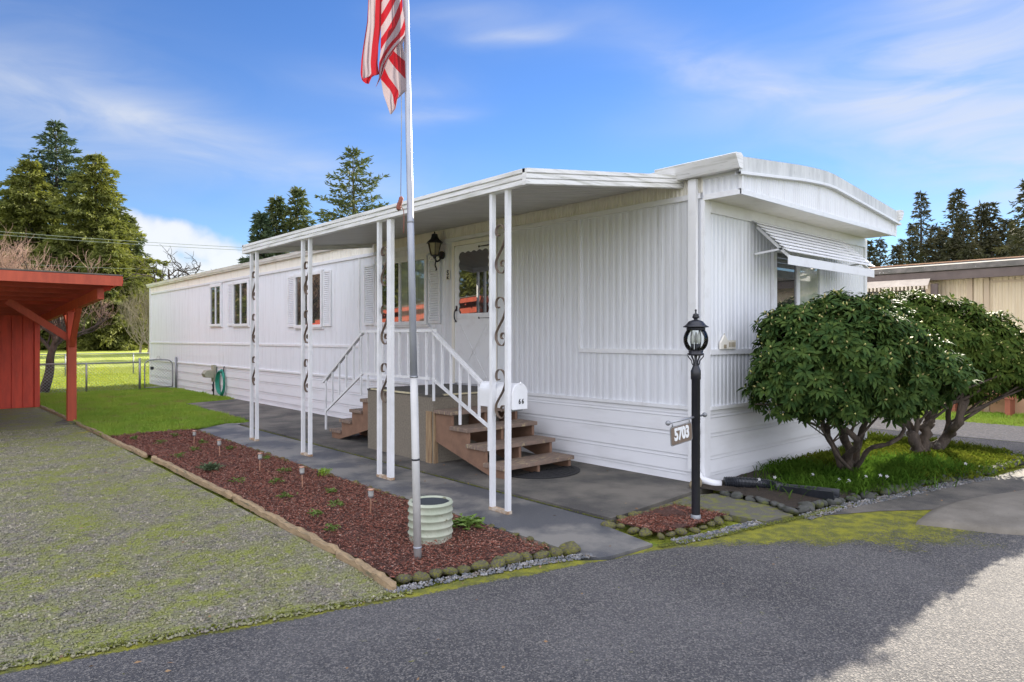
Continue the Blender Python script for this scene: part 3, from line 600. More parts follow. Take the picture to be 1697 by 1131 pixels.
# front wrap of the roof metal
vs = [(x, YF, rz(x, d)) for d in (.001, .145) for x in xs] + [(x, YF + .05, rz(x, .145)) for x in xs]
b.add(vs, [(n + k, n + k + 1, k + 1, k) for k in range(n - 1)], True); b.add(vs, [(2 * n + k, 2 * n + k + 1, n + k + 1, n + k) for k in range(n - 1)])
roof = b.build('roof', 'roof_metal', home)
b = MB()
for k in range(18):
    y = 3.62 + k * 1.22; vs = [(x, y + dy, rz(x, -h)) for dy, h in ((0, .0), (.0, .028), (.035, .028), (.035, 0)) for x in xs]
    b.add(vs, [(i * n + q, i * n + q + 1, (i + 1) * n + q + 1, (i + 1) * n + q) for i in range(3) for q in range(n - 1)])
b.build('roof_seam', 'roof_metal', roof)
b = MB(); vs = [(x, y, rz(x, d)) for y, d in ((YF - .022, .150), (YF - .022, .178), (YF + .04, .178), (YF + .04, .150)) for x in xs]
b.add(vs, [(i * n + k, i * n + k + 1, ((i + 1) % 4) * n + k + 1, ((i + 1) % 4) * n + k) for i in range(4) for k in range(n - 1)])
b.build('gable_moulding', 'white_trim', home)
# gable box over the end wall
XBL, XBR = WX - .002, 10.33
b = MB(); m = int((XBR - XBL) / .05); vs = []
for k in range(m * 4 + 1):
    x = XBL + (XBR - XBL) * k / (m * 4); d = (0, .007, .007, 0)[k % 4]; vs.append((x, YF + .03 + d, 2.995)); vs.append((x, YF + .03 + d, rz(x, .165)))
b.add(vs, [(2 * k, 2 * k + 2, 2 * k + 3, 2 * k + 1) for k in range(m * 4)])
sd_ = ribs('y', YF + .03, WY + .0, XBL, -1, 2.995, 3.19, .075, .006); b.add(sd_.v, sd_.f)
b.add([(XBR, YF + .03, 2.995), (XBR, WY, 2.995), (XBR, WY, rz(XBR, .1)), (XBR, YF + .03, rz(XBR, .1))], [(0, 1, 2, 3)])
b.build('gable_panel', 'siding', home)
b = MB().box(XBL - .004, XBR, YF + .034, WY + .0, 2.986, 2.998); b.build('soffit', 'siding_cream', home)
b = MB(); b.box(XBL - .016, XBL - .001, YF + .02, WY - .02, 2.975, 3.03); b.box(XBL - .016, XBR + .01, YF + .014, YF + .034, 2.972, 3.02); b.box(XBL - .016, XBL + .02, YF + .012, YF + .05, 3.02, 3.2); b.box(XBR - .02, XBR + .012, YF + .012, YF + .05, 3.02, 3.18)
b.box(XBL - .014, XBL - .001, YF + .03, WY + 0, 3.185, 3.235)
b.build('gable_trim', 'white_trim', home)
b = MB(); g = [(6.035, 3.205), (5.955, 3.335), (5.968, 3.345), (5.985, 3.345), (6.06, 3.355), (6.10, 3.33), (6.10, 3.205)]
b.extr(g, 'y', YF - .03, 4.36); b.extr([(6.10, 3.24), (6.06, 3.345), (6.10, 3.352), (6.14, 3.335), (6.155, 3.24)], 'y', 4.36, WB + .15)
gut = b.build('gutter', 'white_grimy', home)
g2 = [(10.42, 3.20), (10.50, 3.31), (10.47, 3.345), (10.36, 3.34), (10.36, 3.2)]; MB().extr(g2, 'y', YF - .03, WB).build('gutter', 'white_grimy', home)
b = MB().box(WX - .075, WX - .030, WY + .04, WY + .135, .16, 3.20)
b.tube([(WX - .05, WY + .08, .20), (WX - .05, WY + .0, .09), (WX + .0, WY - .10, .06), (WX + .06, WY - .17, .05)], .043, 10)
b.build('downspout', 'white_trim', home)
# windows, shutters
def window(y0, y1, z0, z1, glasses, mull=None, fw=.06):
    """on the long wall: frame > panes"""
    b = MB(); x0 = WX - .052; x1 = WX - .012
    b.box(x0, x1, y0, y1, z1 - fw, z1); b.box(x0 - .004, x1, y0, y1, z0, z0 + fw); b.box(x0, x1, y0, y0 + fw, z0 + fw, z1 - fw); b.box(x0, x1, y1 - fw, y1, z0 + fw, z1 - fw)
    ym = mull if mull else (y0 + y1) / 2; b.box(x0 + .006, x1, ym - .022, ym + .022, z0 + fw, z1 - fw)
    # outer lip shadow line
    b.box(x0 + .018, x1 + .002, y0 - .03, y1 + .03, z1 + .001, z1 + .03); b.box(x0 + .018, x1 + .002, y0 - .03, y1 + .03, z0 - .03, z0 - .001)
    fr = b.build('window', 'white_trim', home)
    for (p, q), gl in zip(((y0 + fw, ym - .022), (ym + .022, y1 - fw)), glasses):
        MB().box(WX - .026, WX - .016, p, q, z0 + fw, z1 - fw).build('pane', gl, fr)
def shutter(y0, y1, z0, z1):
    b = MB(); x0 = WX - .036; x1 = WX - .012; t = .028
    b.box(x0, x1, y0, y0 + t, z0, z1); b.box(x0, x1, y1 - t, y1, z0, z1); b.box(x0, x1, y0 + t, y1 - t, z0, z0 + .04); b.box(x0, x1, y0 + t, y1 - t, z1 - .04, z1)
    n_ = int((z1 - z0 - .08) / .038); h = (z1 - z0 - .08) / n_
    for k in range(n_):
        z = z0 + .04 + k * h; b.extr([(x0 + .002, z + .004), (x1 - .004, z + h), (x1, z + h), (x1, z + .004)], 'y', y0 + t, y1 - t)
    b.build('shutter', 'white_trim', home)
window(8.83, 10.40, 1.76, 2.86, ('glass_curtain', 'glass_dark'), 9.62); shutter(8.50, 8.80, 1.78, 2.85); shutter(10.45, 10.80, 1.78, 2.85)
window(12.42, 13.68, 1.76, 2.88, ('glass_dark', 'glass_dark')); shutter(12.08, 12.39, 1.78, 2.87); shutter(13.72, 14.05, 1.78, 2.87)
window(16.25, 17.28, 1.84, 2.94, ('glass_dark', 'glass_dark')); shutter(17.32, 17.66, 1.86, 2.93)
window(18.12, 18.98, 1.86, 2.96, ('glass_dark', 'glass_dark'))
# end-wall window
b = MB(); zz0, zz1 = 1.02, 2.62; y0 = WY - .05; y1 = WY - .014
for a, c_ in ((7.58, 7.66), (8.17, 8.25), (8.80, 8.88)): b.box(a, c_, y0, y1, zz0, zz1)
b.box(7.66, 8.17, y0, y1, zz0, zz0 + .06); b.box(8.25, 8.80, y0, y1, zz0, zz0 + .06); b.box(7.66, 8.17, y0, y1, zz1 - .06, zz1); b.box(8.25, 8.80, y0, y1, zz1 - .06, zz1)
fw_ = b.build('window', 'white_trim', home)
MB().box(7.66, 8.17, WY - .032, WY - .020, zz0 + .06, zz1 - .06).build('pane', 'glass_dark', fw_); MB().box(8.25, 8.80, WY - .032, WY - .020, zz0 + .06, zz1 - .06).build('pane', 'glass_bright', fw_)
# front door with scalloped storm-door window
DY0, DY1, DZ0, DZ1 = 7.22, 8.10, .875, 2.92
b = MB(); x0 = WX - .055; x1 = WX - .012
b.box(x0, x1, DY0 - .06, DY0, DZ0, DZ1 + .06); b.box(x0, x1, DY1, DY1 + .06, DZ0, DZ1 + .06); b.box(x0, x1, DY0, DY1, DZ1, DZ1 + .06)
b.build('door_frame', 'siding_cream', home)
zs = 1.86                                           # bottom of the glazed half
b = MB(); b.box(WX - .040, x1, DY0 + .004, DY1 - .004, DZ0 + .01, zs); 
# scalloped surround: outer rectangle to wavy inner edge
gy0, gy1, gz0, gz1 = DY0 + .11, DY1 - .11, zs + .05, DZ1 - .12
inner = []
def sc_edge(p, q, n_, nrm):
    p = Vector(p); q = Vector(q)
    for k in range(n_ * 6):
        t = k / (n_ * 6); inner.append(p.lerp(q, t) + Vector(nrm) * (.022 * abs(math.sin(math.pi * t * n_))))
sc_edge((gy0, gz0), (gy0, gz1), 8, (-1, 0)); sc_edge((gy0, gz1), (gy1, gz1), 5, (0, 1)); sc_edge((gy1, gz1), (gy1, gz0), 8, (1, 0)); sc_edge((gy1, gz0), (gy0, gz0), 5, (0, 0))
outer = []
for p in inner:
    cy_, cz_ = (gy0 + gy1) / 2, (gz0 + gz1) / 2; d = Vector((p.x - cy_, p.y - cz_)); k = min((((DY1 - .004) - cy_) / abs(d.x)) if abs(d.x) > 1e-6 else 9e9, (((DZ1 - .004 - cz_) if d.y > 0 else (cz_ - zs)) / abs(d.y)) if abs(d.y) > 1e-6 else 9e9)
    outer.append(Vector((cy_, cz_)) + d * k)
n = len(inner); xo = WX - .040
b.add([(xo, p.x, p.y) for p in inner] + [(xo, p.x, p.y) for p in outer] + [(xo + .014, p.x, p.y) for p in inner], [(k, (k + 1) % n, n + (k + 1) % n, n + k) for k in range(n)] + [(k, (k + 1) % n, 2 * n + (k + 1) % n, 2 * n + k) for k in range(n)])
for sx in (-1, 1): b.bar((WX - .042, 7.66 - sx * .30, .98), (WX - .042, 7.66 + sx * .30, 1.74), .016, .010, (1, 0, 0))
for z in (.98, 1.74): b.bar((WX - .042, 7.36, z), (WX - .042, 7.96, z), .016, .010, (1, 0, 0))
b.box(WX - .050, WX - .038, DY0 + .01, DY1 - .01, zs - .02, zs + .02)
door = b.build('door', 'white_trim', home)
MB().box(WX - .030, WX - .022, gy0 - .03, gy1 + .03, gz0 - .005, gz1 + .03).build('pane', 'glass_dark', door)
b = MB(); b.tube(smooth_pts([(WX - .05, DY1 - .045, 1.98), (WX - .085, DY1 - .05, 1.93), (WX - .085, DY1 - .05, 1.84), (WX - .05, DY1 - .045, 1.79)], 4), .010, 6); b.box(WX - .048, WX - .041, DY1 - .065, DY1 - .03, 1.95, 2.03)
b.build('handle', 'iron', door)
for z in (2.86, 1.84):
    b = MB(); b.add([(WX - .048, DY0 + .0, z - .012), (WX - .048, DY0 + .0, z + .012), (WX - .048, DY0 + .27, z + .006), (WX - .048, DY0 + .27, z - .006), (WX - .048, DY0 + .31, z), (WX - .042, DY0, z - .012), (WX - .042, DY0, z + .012), (WX - .042, DY0 + .31, z)],
        [(0, 1, 2, 3), (5, 6, 1, 0), (1, 6, 7, 4, 2), (5, 0, 3, 4, 7)]); b.lathe([(0, z - .02), (.018, z), (0, z + .02)], WX - .048, DY0 + .30, 6)
    b.build('hinge', 'iron', door)
b = MB()
for y, x in ((12.2, 7.6), (17, 8.4)): b.lathe([(0.055, 3.4), (.055, 3.72), (.09, 3.73), (.09, 3.80), (.0, 3.83)], x, y, 12)
b.build('roof_vent', 'galv', home)
# flex pipe and splash trough at the downspout
b = MB(); q = smooth_pts([(6.24, 3.70, .075), (6.33, 3.60, .08), (6.45, 3.40, .075), (6.50, 3.28, .06), (6.46, 3.14, .05)], 14); rr = [.050 + .009 * (k % 2) for k in range(len(q))]
b.tube(q, rr, 14, smooth=False); tag(b.build('drain_pipe', 'black_plastic', loc=(6.24, 3.7, 0)), 'black corrugated drain pipe running from the white downspout elbow into the planting bed', 'pipe')
b = MB(); a = Vector((6.40, 3.16, .055)); e = Vector((6.44, 2.66, .075)); d = (e - a).normalized(); r = Vector((d.y, -d.x, 0)).normalized()
pr = [(-.085, .075), (-.10, .075), (-.085, -.02), (.085, -.02), (.10, .075), (.085, .075), (.07, .0), (-.07, .0)]
vs = [p + r * x * k * .85 + Vector((0, 0, z * .8)) for p, k in ((a, .75), (e, 1.05)) for x, z in pr]; n = 8
b.add(vs, [(k, (k + 1) % n, (k + 1) % n + n, k + n) for k in range(n)] + [(0, 1, 2, 7), (2, 3, 6, 7), (3, 4, 5, 6), (8, 15, 10, 9), (10, 15, 14, 11), (11, 14, 13, 12)])
tag(b.build('splash_trough', 'black_plastic', loc=tuple(a)), 'black plastic splash trough lying over the edging stones of the planting bed', 'splash block')
# cottage plaque and number plaque
t = thing('cottage_plaque', 'small cream cottage shaped plaque on the white end wall beside the lamp', 'plaque', (6.50, WY - .03, 1.43))
pr = [(6.44, 1.432), (6.44, 1.50), (6.47, 1.53), (6.52, 1.585), (6.57, 1.53), (6.585, 1.525), (6.74, 1.525), (6.74, 1.432)]
MB().extr([(x, z) for x, z in pr], 'y', WY - .045, WY - .022).build('plate', 'siding_cream', t)
b = MB()
for k in range(5): b.box(6.60 + k * .027, 6.612 + k * .027, WY - .049, WY - .0455, 1.455, 1.505)
b.box(6.495, 6.545, WY - .049, WY - .0455, 1.44, 1.48); b.lathe([(0, 1.585), (.008, 1.592), (0, 1.60)], 6.52, WY - .035, 6)
b.build('relief', 'stone_plain', t)
t = thing('door_plaque', 'tiny black lettered plaque on the siding left of the front door', 'plaque', (WX - .02, 8.30, 2.5))
MB().box(WX - .022, WX - .015, 8.255, 8.345, 2.43, 2.57).build('plate', 'siding_cream', t)
def wallm(y, z): return Matrix(((0, 0, -1, WX - .024), (-1, 0, 0, y), (0, 1, 0, z), (0, 0, 0, 1)))
text_obj('lettering', 'S', .11, wallm(8.30, 2.535), 'text_black', t, .004); text_obj('lettering', 'IK', .06, wallm(8.30, 2.462), 'text_black', t, .003)
# wall lantern
t = thing('wall_lantern', 'black carriage lantern with amber glass mounted beside the front door', 'wall lamp', (WX - .02, 8.42, 2.75))
ly = 8.45; lx = WX - .16
b = MB(); b.lathe([(0, 3.17), (.012, 3.165), (.012, 3.14), (.05, 3.125), (.055, 3.09), (.075, 3.05), (.135, 3.00), (.135, 2.99), (.11, 2.99)], lx, ly, 6, False); b.build('hood', 'iron', t)
b = MB()
for k in range(6):
    a = math.pi / 3 * k; b.bar((lx + .105 * math.cos(a), ly + .105 * math.sin(a), 2.99), (lx + .062 * math.cos(a), ly + .062 * math.sin(a), 2.81), .010, .010)
b.lathe([(.07, 2.812), (.07, 2.80), (.03, 2.785), (.022, 2.76), (.0, 2.75)], lx, ly, 6, False); b.build('cage', 'iron', t)
MB().lathe([(.098, 2.989), (.057, 2.813)], lx, ly, 6, False).build('glass', 'amber_glass', t)
b = MB(); b.tube(smooth_pts([(lx, ly, 2.78), (lx + .03, ly, 2.72), (lx + .09, ly, 2.74), (WX - .03, ly, 2.82)], 5), .013, 8); b.tube(smooth_pts([(lx + .03, ly, 2.74), (lx + .01, ly, 2.66), (lx + .035, ly, 2.60), (lx + .02, ly, 2.58)], 4), .011, 6)
b.tube([(WX - .045, ly, 2.82), (WX - .014, ly, 2.82)], .062, 12); b.build('bracket', 'iron', t)

# ------------------------------------------------------------------ porch canopy
can = thing('porch_canopy', 'white metal porch canopy with grimy fascia on four scroll posts', 'porch canopy', (3.85, 4.2, 0))
CX0, CX1, CY0, CY1, CZ0, CZ1 = 3.90, 6.12, 4.15, 10.50, 2.965, 3.24
b = MB(); per = .10; n_ = int((CY1 - CY0 - .04) / per)
def cz(x): return CZ0 - .04 + (CZ1 - CZ0) * (x - CX0) / (CX1 - CX0)
prf = []
for k in range(n_):
    y = CY0 + .02 + k * per; prf += [(y, 0), (y + .07, 0), (y + .075, .022), (y + .095, .022)]
vs = [(x, y, cz(x) + d) for x in (CX0 + .02, CX1) for y, d in prf]; n = len(prf)
b.add(vs, [(k, k + 1, n + k + 1, n + k) for k in range(n - 1)])
vs = [(x, y, cz(x) + d + .035) for x in (CX0 + .02, CX1 + .1) for y, d in ((CY0 + .02, 0), (CY1 - .02, 0))]; b.add(vs, [(0, 1, 3, 2)])
b.build('roof_panel', 'awning_under', can)
def fasc(x_): return [(-.001, -.135), (-.018, -.13), (-.018, -.092), (-.006, -.088), (-.022, -.082), (-.022, -.045), (-.010, -.041), (-.028, -.034), (-.028, 0), (.03, .004), (.03, -.135)]
b = MB(); pf = fasc(0); cz_t = CZ0 + .01
b.extr([(CX0 + d, cz_t + z) for d, z in pf], 'y', CY0, CY1)
for yy, sg in ((CY0, 1), (CY1, -1)):
    vs = [(x, yy + sg * d, cz_t + z + (CZ1 + .03 - cz_t) * (x - CX0) / (CX1 - CX0)) for x in (CX0 - .028, CX1 + (.06 if sg > 0 else 0)) for d, z in pf]; n = len(pf)
    b.add(vs, [(k, (k + 1) % n, (k + 1) % n + n, k + n) for k in range(n)] + [tuple(range(n)), tuple(range(n, 2 * n))])
b.build('fascia', 'white_grimy', can)
scr = [(-.15, .80), (-.42, .775), (-.66, .83), (-.62, .93), (-.30, .99), (.15, 1.0), (.60, .95), (.85, .86), (.90, .74), (.62, .60), (.20, .48), (-.30, .36), (-.68, .24), (-.66, .11), (-.30, .02), (.25, -.02), (.75, .03), (.95, .13), (.72, .24), (.32, .24), (.15, .17), (.40, .12)]
post0 = None
plb = ['first scroll post, nearest the road, carrying the mailbox']
for i, yc in enumerate((4.53, 6.47, 8.40, 10.18)):
    zt = 2.835
    b = MB(); x = 3.93; hw = .104
    for dy in (-hw, hw): b.box(x - .022, x + .022, yc + dy - .019, yc + dy + .019, .035, zt)
    if i == 1: b.box(x - .0235, x + .0235, yc - hw - .062, yc - hw - .021, .035, zt)
    b.box(x - .0235, x + .0235, yc - hw - .021, yc + hw + .021, zt, zt + .022)
    post = b.build('post', 'post_white', can)
    b = MB(); b.box(x - .026, x + .026, yc - hw - (.064 if i == 1 else .024), yc + hw + .024, .013, .040); b.build('foot', 'rust', post)
    for zb in (2.13, 1.49, .85):
        q = smooth_pts([Vector((x, yc - p[0] * .080, zb + p[1] * .42)) for p in scr], 4)
        b = MB()
        for p, r in zip(q[:-1], q[1:]): b.bar(p, r, .026, .006, Vector((0, -(r - p).z, (r - p).y)))
        b.build('scroll', 'scroll', post)
# mailbox between the columns of the nearest post
t = thing('mailbox', 'white arched mailbox numbered 66 mounted on the nearest scroll post', 'mailbox', (4.03, 4.6, .92))
def arch(w_, h, y, z0, cx=4.035):
    pr = [(cx - w_ / 2, z0), (cx - w_ / 2, z0 + h - w_ / 2)] + [(cx - w_ / 2 * math.cos(math.pi * k / 12), z0 + h - w_ / 2 + w_ / 2 * math.sin(math.pi * k / 12)) for k in range(1, 12)] + [(cx + w_ / 2, z0 + h - w_ / 2), (cx + w_ / 2, z0)]
    return pr
MB().extr(arch(.165, .225, 0, .925), 'y', 4.40, 4.86).build('body', 'post_white', t, bevel=.003)
b = MB().extr(arch(.175, .232, 0, .922), 'y', 4.382, 4.397); b.lathe([(0, 1.165), (.008, 1.16), (.008, 1.145), (0, 1.14)], 4.035, 4.38, 8); b.build('door', 'post_white', t, bevel=.002)
text_obj('number', '6 6', .060, Matrix(((1, 0, 0, 4.045), (0, 0, -1, 4.3795), (0, 1, 0, .99), (0, 0, 0, 1))), 'text_black', t, .0015, .8)
b = MB().box(3.953, 3.962, 4.40, 4.66, .95, .975); b.box(3.925, 4.10, 4.42, 4.44, .905, .921); b.build('bracket', 'galv', t)

# ------------------------------------------------------------------ landing, steps, railing
LX, LY0, LY1, LZ = 4.76, 6.72, 8.27, .86
t = thing('porch_landing', 'tan stucco porch landing block with yellow edging in front of the door', 'porch landing', (LX, LY0, 0))
MB().box(LX, WX - .04, LY0, LY1, .02, LZ - .03).build('block', 'stucco', t); MB().box(LX - .006, WX - .04, LY0 - .006, LY1 + .006, LZ - .03, LZ).build('landing_top', 'landing_top', t)
b = MB().box(LX - .016, LX + .02, LY0 + .35, LY1 - .1, LZ - .014, LZ + .004); b.box(LX + .15, WX - .3, LY0 - .016, LY0 + .02, LZ - .014, LZ + .004); b.build('nosing', 'nosing', t)
MB().box(LX - .02, LX - .001, LY0 + .02, LY0 + .13, .03, .66).build('corner_board', 'raw_wood', t)
MB().box(LX + .0, LX + .055, LY0 - .022, LY0 - .001, .03, .66).build('corner_board', 'raw_wood', t)
def steps(name, ybase, sg, label, x0, x1):
    t = thing(name, label, 'steps', ((x0 + x1) / 2, ybase, 0), 'wooden steps on the two ends of the porch landing')
    r, g_ = .172, .31
    for k in range(1, 5):
        z = LZ - r * k; y = ybase - sg * (g_ * (k - 1)) ; yb = y - sg * (g_ + .03)
        b = MB().box(x0 - .03, x1 + .03, min(y, yb), max(y, yb), z - .045, z); b.build('tread', 'tread', t, bevel=.005)
    for x in (x0 + .02, (x0 + x1) / 2, x1 - .02):
        pr = [(ybase, LZ - r - .05), (ybase, LZ - .56)]; pr += [(ybase - sg * (g_ * 3 + .08), .036), (ybase - sg * (g_ * 4 + .0), .036)]
        for k in (4, 3, 2, 1): z = LZ - r * k - .046; pr += [(ybase - sg * g_ * k, z), (ybase - sg * g_ * (k - 1), z)]
        pr = pr[:-1]
        MB().extr(pr, 'x', x - .019, x + .019).build('stringer', 'brown_paint', t)
    return t
steps('wooden_steps', LY0 - .024, 1, 'brown wooden steps with worn treads facing the road behind the mailbox', LX + .02, 5.83)
steps('wooden_steps', LY1 + .008, -1, 'brown wooden steps descending the far end of the landing towards the lawn', LX + .10, 5.83)
t = thing('porch_railing', 'white metal porch railing with square balusters round the landing and both stairs', 'railing', (LX, LY0, 0))
RX = LX - .035; rt, rb_ = 1.64, 1.08
def bar(nm, a, b_, w_, h_): return MB().bar(a, b_, w_, h_).build(nm, 'post_white', t)
bar('handrail', (RX, LY0 - .08, rt), (RX, LY1 + .10, rt), .05, .035); bar('bottom_rail', (RX, LY0 + .0, rb_ - .02), (RX, LY1 + .03, rb_ - .02), .025, .03)
f0, f1 = (LY0 - .06, 5.66), (1.615, .99)
def fr(y, top): k = (y - f0[0]) / (f0[1] - f0[0]); return (1.615 + (.985 - 1.615) * k) if top else (1.055 + (.60 - 1.055) * k)
bar('handrail', (RX, f0[0], 1.62), (RX, 5.60, fr(5.60, 1) + .01), .05, .032); bar('bottom_rail', (RX, f0[0], 1.05), (RX, 5.60, fr(5.60, 0)), .025, .032)
ys = [6.66 - k * .172 for k in range(7)]
for k, y in enumerate(ys):
    lo = fr(y, 0) - (.26 if k in (0, 3, 6) else .0)
    bar('baluster', (RX - .001, y, lo), (RX - .001, y, fr(y, 1) - .012), .024, .024)
def br(y, top): k = (y - (LY1 + .08)) / 1.12; return (1.61 - .70 * k) if top else (1.06 - .62 * k)
bar('handrail', (RX, LY1 + .08, 1.62), (RX, LY1 + 1.24, br(LY1 + 1.24, 1)), .05, .032); bar('bottom_rail', (RX, LY1 + .08, 1.06), (RX, LY1 + 1.20, br(LY1 + 1.2, 0)), .025, .032)
for k in range(6):
    y = LY1 + .12 + k * .21; lo = br(y, 0) - (.28 if k in (0, 5) else 0)
    bar('baluster', (RX - .001, y, max(.04, lo)), (RX - .001, y, br(y, 1) - .01), .024, .024)
for k in range(8):
    y = LY0 + .09 + k * .2; bar('baluster', (RX - .001, y, rb_ - .02 if k not in (0, 7) else LZ), (RX - .001, y, rt - .018), .024, .024)
# door mat
b = MB(); pts = [(5.40 + .47 * math.cos(math.pi + math.pi * k / 24), 5.50 + .40 * math.sin(math.pi + math.pi * k / 24)) for k in range(25)]
b.extr(pts, 'z', .037, .047)
for k in range(1, 7):
    rr = k / 7; q = [(5.40 + .47 * rr * math.cos(math.pi + math.pi * j / 20), 5.497 + .40 * rr * math.sin(math.pi + math.pi * j / 20), .049) for j in range(21)]; b.tube(q, .006, 4)
tag(b.build('door_mat', 'rubber', loc=(5.4, 5.5, .037)), 'black half round rubber mat lying before the near wooden steps', 'door mat')

# ------------------------------------------------------------------ slatted window awning
t = thing('window_awning', 'white slatted metal awning over the window of the end wall', 'awning', (8.3, WY, 2.6))
ax0, ax1 = 7.10, 9.49; ns = 8
for k in range(ns):
    f = k / ns; y = WY - .04 - .42 * f; z = 2.86 - .40 * f
    b = MB().extr([(y, z + .008), (y - .066, z - .028), (y - .069, z - .021), (y - .040, z - .001), (y - .003, z + .018)], 'x', ax0, ax1); b.build('slat', 'white_trim', t)
MB().box(ax0, ax1, WY - .462, WY - .452, 2.345, 2.445).build('valance', 'white_trim', t)
for x in (ax0 + .08, ax1 - .08):
    MB().bar((x, WY - .06, 2.80), (x, WY - .45, 2.42), .02, .03).build('side_rail', 'white_trim', t); MB().bar((x, WY - .03, 2.50), (x, WY - .44, 2.54), .02, .022).build('support_arm', 'white_trim', t)

# ------------------------------------------------------------------ lamp post
PX_, PY_ = 4.95, 3.20
t = thing('lamp_post', 'black garden lamp post with glass globe lantern in the small mulch bed', 'lamp post', (PX_, PY_, 0))
MB().lathe([(.036, .02), (.036, 1.20), (.042, 1.205), (.042, 1.275), (.037, 1.285), (.025, 1.315), (.014, 1.33)], PX_, PY_, 16).build('post', 'iron', t)
MB().lathe([(.042, .03), (.042, .065), (.036, .07)], PX_, PY_, 16).build('base_ring', 'galv', t)
b = MB(); b.lathe([(.0, 1.40), (.05, 1.402), (.068, 1.41), (.07, 1.418), (.058, 1.425), (.062, 1.445), (.05, 1.447)], PX_, PY_, 20)
for k in range(6):
    a = k * math.pi / 3; q = smooth_pts([(PX_ + r * math.cos(a), PY_ + r * math.sin(a), z) for r, z in ((.012, 1.31), (.030, 1.335), (.034, 1.36), (.055, 1.385), (.066, 1.405))], 3); b.tube(q, .005, 5)
b.lathe([(.022, 1.31), (.026, 1.33), (.010, 1.35), (.014, 1.40)], PX_, PY_, 12); b.build('cup', 'iron', t)
gp = [(.058, 1.447), (.085, 1.475), (.100, 1.515), (.101, 1.555), (.088, 1.595), (.068, 1.622)]
MB().lathe(gp, PX_, PY_, 24).build('globe', 'clear_glass', t)
b = MB()
for k in range(8):
    a = k * math.pi / 4 + .2; b.tube(smooth_pts([(PX_ + (r + .003) * math.cos(a), PY_ + (r + .003) * math.sin(a), z) for r, z in gp], 3), .0032, 5)
b.lathe([(.072, 1.615), (.078, 1.62), (.078, 1.632), (.07, 1.636)], PX_, PY_, 24)
b.build('cage', 'iron', t)
b = MB().lathe([(.076, 1.636), (.104, 1.640), (.106, 1.646), (.084, 1.658), (.070, 1.675), (.058, 1.690), (.030, 1.700), (.016, 1.704), (.014, 1.71), (.026, 1.718), (.031, 1.727), (.022, 1.738), (.026, 1.742), (.018, 1.752), (.007, 1.757), (.006, 1.772), (.009, 1.778), (.008, 1.788), (.0, 1.793)], PX_, PY_, 20); b.build('hood', 'iron', t)
b = MB()
for k in range(3):
    a = k * 2.09 + .5; x, y = PX_ + .03 * math.cos(a), PY_ + .03 * math.sin(a); b.lathe([(.012, 1.447), (.012, 1.50), (.0, 1.502)], x, y, 8)
b.build('socket', 'iron', t)
b = MB()
for k in range(3):
    a = k * 2.09 + .5; x, y = PX_ + .03 * math.cos(a), PY_ + .03 * math.sin(a); b.lathe([(.008, 1.502), (.019, 1.53), (.016, 1.56), (.004, 1.60)], x, y, 10)
b.build('bulb', 'curtain', t)
b = MB().tube([(4.56, PY_, .868), (5.08, PY_, .895)], .009, 8); b.build('ladder_rest', 'steel', t)
for x, z in ((4.555, .868), (5.085, .895)):
    b = MB(); b.lathe([(.021 * math.sin(math.pi * k / 8), z - .021 * math.cos(math.pi * k / 8)) for k in range(9)], x, PY_, 12); b.build('ball_end', 'galv', t)
t = thing('address_sign', 'small brown sign reading 5703 hanging from the bar of the lamp post', 'sign', (4.73, PY_ - .01, .78))
SM = Matrix.Translation((4.735, PY_ - .004, .765)) @ Matrix.Rotation(R(-4.5), 4, 'Y') @ Matrix.Rotation(R(90), 4, 'X')
pr = []; w_, h_ = .152, .078
for cx_, cy_, a0 in ((w_ - .02, h_ - .02, 0), (-w_ + .02, h_ - .02, 90), (-w_ + .02, -h_ + .02, 180), (w_ - .02, -h_ + .02, 270)):
    pr += [(cx_ + .02 * math.cos(R(a0 + k * 30)), cy_ + .02 * math.sin(R(a0 + k * 30))) for k in range(4)]
def sgn(k, z0, z1): 
    b = MB(); n = len(pr); vs = [SM @ Vector((x * k[0], y * k[1], z)) for z in (z0, z1) for x, y in pr]; b.add(vs, [tuple(range(n))[::-1], tuple(range(n, 2 * n))] + [(q, (q + 1) % n, (q + 1) % n + n, q + n) for q in range(n)]); return b
sgn((1, 1), -.004, .002).build('rim', 'steel', t); sgn((.95, .90), .002, .0035).build('plate', 'sign_brown', t)
text_obj('number', '5703', .135, SM @ Matrix.Translation((0, .004, .005)), 'text_white', t, .006, .78)
b = MB()
for x in (-.12, .12): p = SM @ Vector((x, .078, 0)); b.tube([p, p + Vector((0, 0, .035))], .005, 5)
b.build('hanger', 'steel', t)
t = tag(pebble_obj('rock', .075, 'stone_plain', 9), 'beige rock leaning on the white skirting at the corner', 'rock'); t.location = (5.98, 3.86, .07); t.scale = (1, .7, 1)

x1, y1 = edge_strip([(4.42, 3.66), (4.425, 12.1)], .03, 2600); x2, y2 = edge_strip([(5.86, 3.63), (4.46, 3.60)], .03, 500); x3, y3 = edge_strip([(.34, 4.00), (.92, 3.86), (1.88, 3.61), (2.3, 3.50)], .05, 350)
x4, y4 = edge_strip([(4.15, 3.03), (4.8, 2.87), (5.75, 2.70), (6.4, 2.62)], .06, 900)
o = stones('joint_moss', np.r_[x1, x2, x3, x4], np.r_[y1, y2, y3, y4], .012, .004, .012, 'moss'); tag(o, 'yellow green moss growing in the concrete joints and along the asphalt edge', 'moss', kind='stuff')

